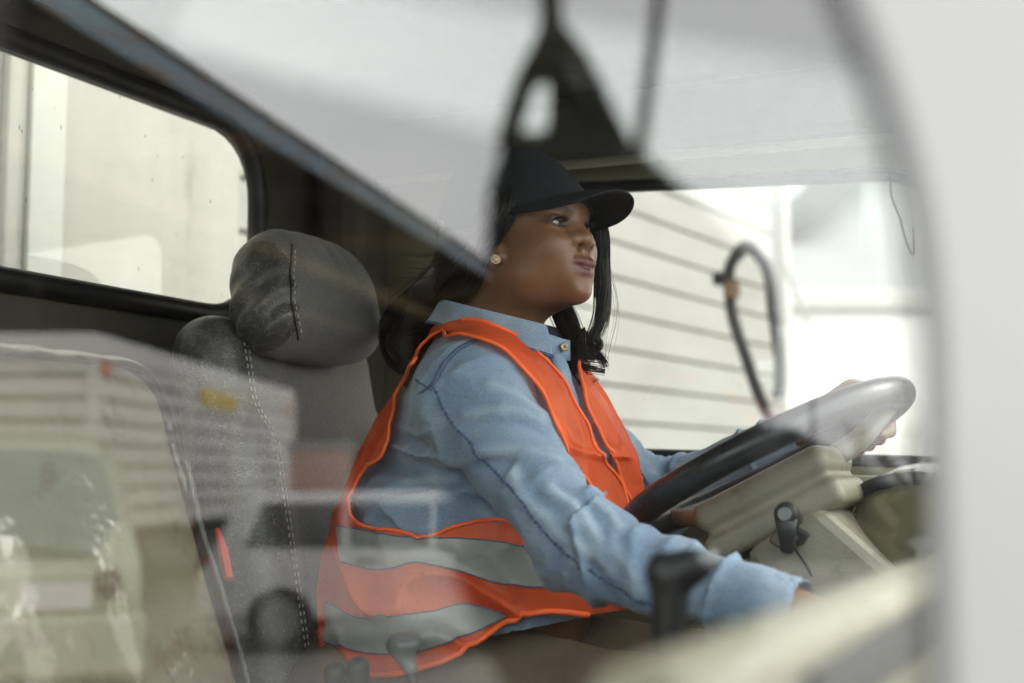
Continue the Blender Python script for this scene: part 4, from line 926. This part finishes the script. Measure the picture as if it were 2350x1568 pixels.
def mat_denim(nm='light denim', k=1.0, attr=False):
    m, t, p = newmat(nm); co = objco(t)
    c = ramp(t, noise(t, co, 7, 6, .62), [(.25, (.15*k, .215*k, .315*k)), (.50, (.205*k, .28*k, .385*k)), (.75, (.31*k, .385*k, .47*k))])
    if attr: c = N(t, 'Attribute', attribute_name='tone').outputs['Color']
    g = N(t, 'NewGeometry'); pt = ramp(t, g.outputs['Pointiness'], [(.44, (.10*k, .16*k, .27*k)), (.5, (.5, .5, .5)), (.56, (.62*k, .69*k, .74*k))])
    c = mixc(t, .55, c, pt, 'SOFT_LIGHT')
    mp_ = N(t, 'Mapping'); mp_.inputs['Rotation'].default_value = (0.3, R(40), .4); mp_.inputs['Scale'].default_value = (1, 1, 3); t.links.new(co, mp_.inputs[0])
    w = noise(t, mp_.outputs[0], 380, 3)
    c = mixc(t, .55, c, ramp(t, w, [(.35, (.25, .25, .25)), (.65, (.75, .75, .75))]), 'SOFT_LIGHT'); t.links.new(c, p.inputs['Base Color'])
    p.inputs['Roughness'].default_value = .85; p.inputs['Sheen Weight'].default_value = .15; b2 = N(t, 'Bump'); b2.inputs['Strength'].default_value = .5; b2.inputs['Distance'].default_value = .006; mq = N(t, 'Mapping'); mq.inputs['Rotation'].default_value = (.2, R(35), .3); mq.inputs['Scale'].default_value = (1, 1, 2.6); t.links.new(co, mq.inputs[0]); t.links.new(noise(t, mq.outputs[0], 26, 5, .6), b2.inputs['Height'])
    bump(t, p, w, .35, .0015); bb = p.inputs['Normal'].links[0].from_node; t.links.new(b2.outputs[0], bb.inputs['Normal']); return m
M_denim, M_denim2, M_seam = mat_denim(), mat_denim('faded denim', attr=True), plain('dark blue seam', (.075, .115, .20), .85, .45, 120)
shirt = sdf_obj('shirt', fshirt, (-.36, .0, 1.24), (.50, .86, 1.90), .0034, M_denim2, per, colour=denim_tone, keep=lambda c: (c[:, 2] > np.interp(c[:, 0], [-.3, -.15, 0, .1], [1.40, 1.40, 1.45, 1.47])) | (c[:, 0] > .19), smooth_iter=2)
def seamline(pts, f, parent, mat, r=.0022, off=.0004, n=70, nm='seam'):
    P = on(f, spline(pts, n*2), off)
    b = MB(); b.tube(P, r*.5, 5); o = b.build(nm, mat, parent, smooth=True); b = MB()
    for i in range(0, len(P)-3, 4): b.tube(P[i:i+3], [r*.7, r*1.15, r*.6], 6)
    b.build('stitching', mat, parent, smooth=True); return o
def mpx(f, pts): return [march(f, x, y) for x, y in pts]
sl1 = mpx(fshirt, [(1096, 778), (1065, 792), (1020, 830), (992, 880), (962, 905)])
seamline(sl1, fshirt, shirt, M_seam, .0018); seamline([p+np.array([.006, -.001, .001]) for p in sl1], fshirt, shirt, M_seam, .0012)
sl2 = mpx(fshirt, [(995, 885), (1030, 960), (1075, 1010), (1130, 1075), (1180, 1130), (1225, 1190), (1290, 1260), (1370, 1320), (1450, 1372), (1500, 1392)])
seamline(sl2, fshirt, shirt, M_seam, .0024, n=110)
seamline(mpx(fshirt, [(955, 872), (975, 886), (993, 897)]), fshirt, shirt, M_seam, .0014, n=20)

# collar: a stand and a folded leaf round the neck
def cpt(t, r, dz):
    """t 0 = front, +-1 = back; r outward from neck"""
    a = t*math.pi; cx, cy = -.062, .418; rx, ry = .081, .070
    zz = 1.834+.052*(1-math.cos(a))/2+dz; return np.array([cx+.014*(1-abs(t))+(rx+r)*math.cos(a), cy+(ry+r)*math.sin(a), zz])
P = []
for t in np.linspace(-.98, .98, 90):
    tip = np.clip((abs(t)-.06)/.2, 0, 1); row = []
    row += [cpt(t, .002, -.030), cpt(t, .001, -.012), cpt(t, .001, .004*tip-.002)]
    P.append(row)
b = MB(); b.grid(np.array(P)); col_s = b.build('collar_stand', M_denim, shirt, smooth=True); md = col_s.modifiers.new('thick', 'SOLIDIFY'); md.thickness = .0028
for sgn, rng_ in ((-1, (-1.0, -.20)), (1, (.20, 1.0))):
    P = []
    for t in np.linspace(*rng_, 60):
        f = np.clip((abs(t)-.10)/.22, 0, 1); Lf = .016+.020*np.clip(1-(abs(t)-.20)/.75, .35, 1); w_ = .0012*math.sin(t*37)
        row = [cpt(t, .001, -.004), cpt(t, .003, .007), cpt(t, .009, .0105), cpt(t, .0155+w_, .004), cpt(t, .022+w_, -Lf*.45), cpt(t, .0275+w_*2, -Lf*.8), cpt(t, .0305+w_*2, -Lf)]
        P.append(row)
    b = MB(); b.grid(np.array(P)); o = b.build('collar', M_denim, shirt, smooth=True); md = o.modifiers.new('thick', 'SOLIDIFY'); md.thickness = .0026; md.offset = 0
    sb = o.modifiers.new('sub', 'SUBSURF'); sb.levels = 1; sb.render_levels = 1
    for k_, rr in ((5.62, .0010), (6.0, .0015)):
        P2 = [np.array(r[5])*(6-k_)+np.array(r[6])*(k_-5)+np.array([0, 0, .0008]) for r in P]
        c0 = np.array([-.062, .418, 0]); P2 = [p+(p-c0)*np.array([1, 1, 0])/np.linalg.norm((p-c0)[:2])*.0014 for p in P2]
        b = MB(); b.tube(P2, rr, 5); b.build('collar_stitch', M_seam, o, smooth=True)
# placket with button
pl = mpx(fshirt, [(1268, 800), (1292, 860), (1306, 910), (1322, 960), (1350, 1010)])
b = MB(); P = []
for p in on(fshirt, spline([(cpt(-.04, .006, -.02)), *pl], 40), .0): P.append([p+np.array([-.002, -.018, -.001]), p+np.array([.004, -.006, .001]), p+np.array([.006, .006, .001]), p+np.array([.0015, .016, 0])])
b.grid(np.array(P)); o = b.build('placket', M_denim, shirt, smooth=True); md = o.modifiers.new('thick', 'SOLIDIFY'); md.thickness = .003
M_btn = plain('bronze button', (.34, .25, .12), .35, .35, 300, metal=.7)
for x, y, Y in ((1258, 771, .385),):
    c = cpt(-.075, .0055, -.014); nv = np.array([.92, -.36, .12]); nv /= np.linalg.norm(nv); b = MB()
    b.tube([c, c+nv*.0022, c+nv*.0030], [.0062, .0064, .0048], 20); o = b.build('button', M_btn, shirt); b = MB(); b.tube([c+nv*.003, c+nv*.0034], .0026, 10); b.build('button_thread', M_seam, o)

# ---- orange safety vest
vz = np.array([1.30, 1.40, 1.50, 1.60, 1.70, 1.76, 1.80, 1.84])
vxc = np.array([-.120, -.106, -.096, -.090, -.072, -.066, -.066, -.078]); va = np.array([.190, .207, .218, .210, .172, .138, .112, .085]); vb_ = np.array([.225, .225, .218, .210, .196, .172, .140, .09])
def fvest(p):
    d = smin(ftorso(p, vxc, va, vb_, vz), fshould(p, .013), .03); m = np.abs(d) < .06
    if m.any():
        q = p[m]; fz = np.clip((1.80-q[:, 2])/.15, 0, 1); d = d.copy()
        k = np.stack([q[:, 0]*13, q[:, 1]*22, q[:, 2]*5+2*vnoise(q*5)], 1); k2 = np.stack([q[:, 0]*6, q[:, 1]*7, q[:, 2]*17+q[:, 0]*9+2*vnoise(q*6)], 1)
        low = np.clip((1.62-q[:, 2])/.06, 0, 1)
        d[m] -= fz*(.012*ridge(vnoise(k))*(1-low)+.016*ridge(vnoise(k2))*low-.004)+.002*vnoise(q*30)
    return smin(smin(d, fshirt_torso(p)-.008, .012), cap(p, SR+np.array([0, .01, 0]), SR+(ER-SR)*.34+np.array([0, .012, 0]), .083, .070), .015)
ARM = [(1015, 757), (1042, 768), (1107, 779), (1156, 801), (1200, 845), (1244, 898), (1274, 968), (1301, 1034), (1349, 1104), (1372, 1160), (1330, 1200), (1250, 1205), (1116, 1194), (1042, 1209), (985, 1231), (910, 1218), (831, 1205), (803, 1174), (800, 1152), (822, 1100), (882, 1034), (897, 968), (910, 902), (949, 832), (970, 790)]
arm3 = np.array(mpx(fvest, ARM)); arm2 = arm3[:, [0, 2]]
def inpoly(P, poly):
    x, z = P; r = np.zeros(len(x), bool); n = len(poly)
    for i in range(n):
        a, c = poly[i], poly[(i+1) % n]; m = ((a[1] > z) != (c[1] > z)) & (x < (c[0]-a[0])*(z-a[1])/(c[1]-a[1]+1e-12)+a[0]); r ^= m
    return r
NEAR = [(1055, 722), (1121, 742), (1187, 770), (1239, 814), (1296, 876), (1318, 924), (1349, 972), (1384, 1042), (1430, 1120), (1452, 1185)]
n3 = np.array(mpx(fvest, NEAR)); iz = np.argsort(n3[:, 2]); nz, ny = n3[iz, 2], np.maximum.accumulate(np.maximum(.42-n3[iz, 1], .004))
FAR = [(1330, 850), (1349, 935), (1384, 1008), (1419, 1080), (1454, 1160)]
f3 = np.array(mpx(fvest, FAR)); f3 = np.vstack([[(-.02, .515, 1.80)], f3]); f3[1:, 1] = np.maximum(f3[1:, 1], .42-np.interp(f3[1:, 2], nz, ny)+.006); jz = np.argsort(f3[:, 2]); fz_, fy_ = f3[jz, 2], f3[jz, 1]
OPENPX = np.array(NEAR+[(1456, 1180)]+FAR[::-1]+[(1322, 800), (1290, 760), (1200, 720)], float)
def topx(p):
    v = p-CAM; d = v@FWD; return np.column_stack([1175+FPX*(v@RGT)/d, 784-FPX*(v@UPV)/d])
HEMPX = [(762, 1528), (850, 1550), (951, 1537), (1033, 1510), (1100, 1470), (1170, 1424), (1240, 1405), (1322, 1408), (1350, 1412)]
hem3 = np.array(mpx(fvest, HEMPX)); ho = np.argsort(hem3[:, 0])
def vkeep(c):
    px = topx(c); near = c[:, 1] < .40
    k = ~((c[:, 0] > -.05) & inpoly((px[:, 0], px[:, 1]), OPENPX))
    k &= ~(near & inpoly((px[:, 0], px[:, 1]), np.array(ARM, float))); k &= ~((c[:, 1] > .42) & inpoly((c[:, 0]+.035, c[:, 2]), arm2)); k &= c[:, 2] > np.interp(c[:, 0], hem3[ho, 0], hem3[ho, 2])
    k &= ~((c[:, 0] > -.06) & (c[:, 2] > 1.80) & (c[:, 1] > .36) & (c[:, 1] < .50))
    k &= ~((((c[:, 0]+.075)/.088)**2+((c[:, 1]-.42)/.080)**2 < 1) & (c[:, 2] > 1.76)); return k
def mat_vest():
    m = bpy.data.materials.new('orange mesh cloth'); m.use_nodes = True; t = m.node_tree; t.nodes.clear(); out = N(t, 'OutputMaterial'); co = objco(t)
    col = ramp(t, noise(t, co, 9, 4), [(.3, (.90, .10, .025)), (.7, (1.0, .16, .045))])
    d = N(t, 'BsdfDiffuse'); tl = N(t, 'BsdfTranslucent'); gl = N(t, 'BsdfGlossy'); gl.inputs['Roughness'].default_value = .45; gl.inputs[0].default_value = (1, .55, .4, 1); tr = N(t, 'BsdfTransparent')
    t.links.new(col, d.inputs[0]); t.links.new(col, tl.inputs[0])
    v = N(t, 'TexVoronoi'); v.inputs['Scale'].default_value = 420; v.inputs['Randomness'].default_value = .1; t.links.new(co, v.inputs['Vector'])
    bp = N(t, 'Bump'); bp.inputs['Strength'].default_value = .35; bp.inputs['Distance'].default_value = .001; t.links.new(v.outputs['Distance'], bp.inputs['Height']); b3 = N(t, 'Bump'); b3.inputs['Strength'].default_value = .55; b3.inputs['Distance'].default_value = .012; mq = N(t, 'Mapping'); mq.inputs['Scale'].default_value = (1.3, 1.3, .6); t.links.new(co, mq.inputs[0]); t.links.new(noise(t, mq.outputs[0], 24, 4, .6), b3.inputs['Height']); t.links.new(b3.outputs[0], bp.inputs['Normal']); t.links.new(bp.outputs[0], d.inputs['Normal']); t.links.new(bp.outputs[0], tl.inputs['Normal'])
    a = N(t, 'MixShader'); a.inputs[0].default_value = .35; t.links.new(d.outputs[0], a.inputs[1]); t.links.new(tl.outputs[0], a.inputs[2])
    g = N(t, 'MixShader'); g.inputs[0].default_value = .06; t.links.new(a.outputs[0], g.inputs[1]); t.links.new(gl.outputs[0], g.inputs[2])
    h = N(t, 'MixShader'); f = ramp(t, noise(t, co, 30, 3), [(.3, (.08,)*3), (.7, (.18,)*3)]); t.links.new(f, h.inputs[0]); t.links.new(g.outputs[0], h.inputs[1]); t.links.new(tr.outputs[0], h.inputs[2]); t.links.new(h.outputs[0], out.inputs[0]); return m
M_vest, M_bind = mat_vest(), plain('orange binding', (1.0, .15, .03), .6, .06, 40)
vest = sdf_obj('safety_vest', fvest, (-.42, .12, 1.28), (.24, .72, 1.90), .0036, M_vest, per, keep=vkeep)
def binding(pts, closed=False, r=.0024, n=120):
    pts = [np.array(p) for p in pts]; P = on(fvest, spline(pts+[pts[0]] if closed else pts, n), .0005)
    b = MB(); b.tube(P[:-1] if closed else P, r, 8, closed=closed); b.build('binding', M_bind, vest, smooth=True)
binding(list(arm3), True, n=200); binding([(p[0]-.035, .84-p[1], p[2]) for p in arm3], True, n=200)
binding(list(n3)); binding(list(f3), r=.0026)
binding(list(hem3), r=.0038)
M_refl = plain('grey reflective tape', (.25, .255, .235), .38, .16, 22, .35, 60, spec=.7)
def tape(up, lo, nm='reflective_band'):
    U, V = spline([(*p, 0) for p in up], 70), spline([(*p, 0) for p in lo], 70); G = []
    for i in range(70): G.append([march(fvest, *((U[i]*(1-k)+V[i]*k)[:2])) for k in np.linspace(0, 1, 9)])
    G = np.array(G); sh_ = G.shape; F = on(fvest, G.reshape(-1, 3), .0028, 3).reshape(sh_); b = MB(); b.grid(F); b.build(nm, M_refl, vest, smooth=True)
    for k in (0, 8): b = MB(); b.tube(F[:, k]+np.array([0, -.0006, 0]), .0009, 5); b.build('band_stitch', M_seam, vest)
cx = lambda pts: [(642.6+x*.3906, 1009.8+y*.3906) for x, y in pts]
tape(cx([(335, 505), (500, 528), (700, 568), (880, 575), (1100, 578), (1300, 600), (1500, 640)]), cx([(355, 718), (600, 760), (800, 722), (1000, 762), (1300, 840), (1440, 858), (1560, 862)]))
tape(cx([(282, 950), (480, 1043), (600, 1032), (900, 1005), (1060, 960), (1180, 972), (1320, 1020)]), cx([(262, 1185), (500, 1245), (800, 1243), (960, 1195), (1130, 1135), (1240, 1080), (1330, 1035)]))

# ---- dark cap
M_cap = plain('dark navy twill', (.006, .008, .0125), .85, .25, 30, .4, 600)
cap_o = sdf_obj('cap', fcap, HO-.17, HO+.19, .0032, M_cap, per)
P = []
for u in np.linspace(-1, 1, 41):
    y = .083*u; x0 = -.012+.108*math.sqrt(max(0, 1-(y/.0905)**2))*.98; xo = .036+.132*max(0, 1-abs(u)**2.8)**.55; xo = max(xo, x0+.001); row = []
    for v in np.linspace(0, 1, 14):
        x = x0+(xo-x0)*v; row.append(h2w((x, y*(1+.05*v), .034-.020*u*u-.010*v*v-.012*v*u*u*(1-u**6)+.006*v*(1-u*u))))
    P.append(row)
b = MB(); b.grid(np.array(P)); o = b.build('cap_brim', M_cap, cap_o, smooth=True); md = o.modifiers.new('thick', 'SOLIDIFY'); md.thickness = .0032; md.offset = 0
for a in (R(90),):
    P2 = on(fcap, [h2w((-.012+.1*math.cos(t)*math.cos(a), .1*math.cos(t)*math.sin(a), .04+.1*math.sin(t))) for t in np.linspace(.2, math.pi-.2, 40)], .0)
    b = MB(); b.tube(P2, .0011, 5); b.build('cap_seam', M_cap, cap_o)

# ---- hair: dark locks built from many fine strands
def locks(guides, n, rad, seed, r=.0009, curl=.0, parent=None, nm='hair'):
    g_ = np.random.default_rng(seed); b = MB()
    for G in guides:
        C0 = spline(G[0], 20); w = G[1]; nn = int(n*G[2]) if len(G) > 2 else n; ph0 = g_.uniform(0, 6.28)
        T = np.gradient(C0, axis=0); T /= np.linalg.norm(T, axis=1)[:, None]; A = np.cross(T, [0.3, .9, .2]); A /= np.linalg.norm(A, axis=1)[:, None]; B_ = np.cross(T, A)
        for _ in range(nn):
            a = g_.uniform(0, 6.28); rr = math.sqrt(g_.uniform(0, 1)); s = np.linspace(0, 1, 20); wv = np.interp(s, np.linspace(0, 1, len(w)), w)*rr
            ph = ph0+g_.normal(0, .35); am = curl*s; lag = g_.normal(0, .0022)
            P = C0+A*(np.cos(a+1.2*s)*wv+np.cos(ph+s*7)*am+lag)[:, None]+B_*(np.sin(a+1.2*s)*wv+np.sin(ph+s*7)*am)[:, None]
            k = 20-int(g_.integers(0, 4)); b.tube(P[:k], np.linspace(r, r*.45, k), 3, caps=False)
    return b.build(nm, M_hair, parent or per, smooth=True)
def G(pts): return [at(x, y, Y=Y) for x, y, Y in pts]
# far side, falling beside the face and curling over the far shoulder
locks([(G([(1345, 470, .50), (1376, 520, .505), (1384, 600, .51), (1386, 680, .51), (1376, 740, .50), (1350, 785, .49), (1322, 810, .49)]), [.006, .010, .012, .012, .010, .006]),
       (G([(1335, 480, .51), (1370, 560, .51), (1380, 650, .52), (1384, 700, .51), (1366, 760, .50), (1346, 790, .50), (1362, 800, .50), (1380, 792, .50)]), [.006, .008, .010, .008, .004, .002]),
       (G([(1290, 600, .50), (1300, 690, .50), (1322, 740, .47), (1330, 790, .44), (1322, 840, .43), (1302, 870, .42)]), [.006, .006, .006, .006, .005, .004], .9),
       (G([(1265, 640, .50), (1285, 705, .50), (1300, 760, .46), (1318, 796, .44), (1345, 822, .44), (1382, 828, .45)]), [.010, .016, .012, .007, .006, .006], .9),
       (G([(1280, 640, .50), (1298, 715, .50), (1318, 775, .46), (1316, 840, .43), (1345, 850, .43), (1388, 856, .44)]), [.008, .010, .007, .005, .005, .003], .8),
       (G([(1290, 660, .50), (1310, 760, .46), (1302, 845, .43), (1320, 876, .43), (1350, 880, .43), (1370, 868, .44)]), [.006, .006, .005, .003, .002, .001], .4),
       (G([(1335, 765, .47), (1350, 795, .45), (1372, 800, .45), (1380, 782, .45), (1366, 776, .45)]), [.008, .007, .005, .004, .002], .6), (G([(1325, 780, .46), (1348, 806, .44), (1372, 815, .44), (1386, 845, .44)]), [.006, .006, .005, .005], .5)], 110, .01, 5, .00085, curl=.003)
# near side and back: loose curls behind the neck
locks([(G([(1172, 440, .345), (1166, 480, .336), (1142, 525, .336), (1104, 600, .346), (1088, 650, .36), (1050, 672, .39)]), [.012, .012, .011, .009, .010, .004], 1.6), (G([(1140, 440, .345), (1140, 480, .336), (1122, 540, .336), (1094, 600, .345), (1075, 650, .36), (1035, 675, .39)]), [.012, .013, .014, .013, .010, .004], 1.6),
       (G([(1120, 470, .37), (1090, 560, .40), (1050, 620, .42), (1040, 680, .43), (985, 730, .44), (930, 760, .45), (905, 800, .45)]), [.02, .03, .034, .03, .028, .024, .012], 3.2),
       (G([(1110, 470, .40), (1070, 560, .45), (1030, 640, .48), (960, 690, .50), (905, 730, .50), (900, 790, .48), (935, 840, .46), (985, 835, .45)]), [.02, .03, .03, .028, .024, .02, .016, .01], 3.0),
       (G([(1110, 500, .38), (1060, 620, .42), (1010, 690, .44), (960, 720, .44), (925, 780, .44), (950, 850, .44), (925, 880, .44)]), [.02, .028, .028, .026, .02, .016, .008], 2.4),
       (G([(1125, 520, .34), (1095, 600, .36), (1060, 640, .38), (1030, 660, .38), (1020, 700, .40), (1060, 690, .40)]), [.012, .02, .024, .02, .014, .01], 2.0)], 110, .02, 9, .0010, curl=.004)
fhm = lambda p: smin(smin(ell((p-HO)@HB, (-.034, 0, .005), (.088, .082, .080)), cap(p, h2w((-.07, 0, -.02)), at(1010, 690, Y=.45), .052, .034), .04), cap(p, at(1010, 690, Y=.45), at(935, 790, Y=.46), .034, .030), .03)-.006*vnoise(p*np.array([30, 30, 60]))
sdf_obj('hair_mass', lambda p: np.maximum(fhm(p), ((p-HO)@HB)[:, 0]-.022-.3*np.abs(((p-HO)@HB)[:, 2])*0), (-.40, .28, 1.70), (.06, .60, 2.12), .004, M_hair, per)
# flyaway hairs
locks([(G([(1120, 560, .36), (1040, 640, .38), (960, 680, .40), (900, 720, .42)]), [.03, .05, .06, .07], 1), (G([(1380, 560, .50), (1392, 660, .5), (1398, 740, .5), (1392, 850, .5)]), [.004, .012, .016, .02], .25)], 60, .02, 21, .00035, curl=.008, nm='loose_hair')
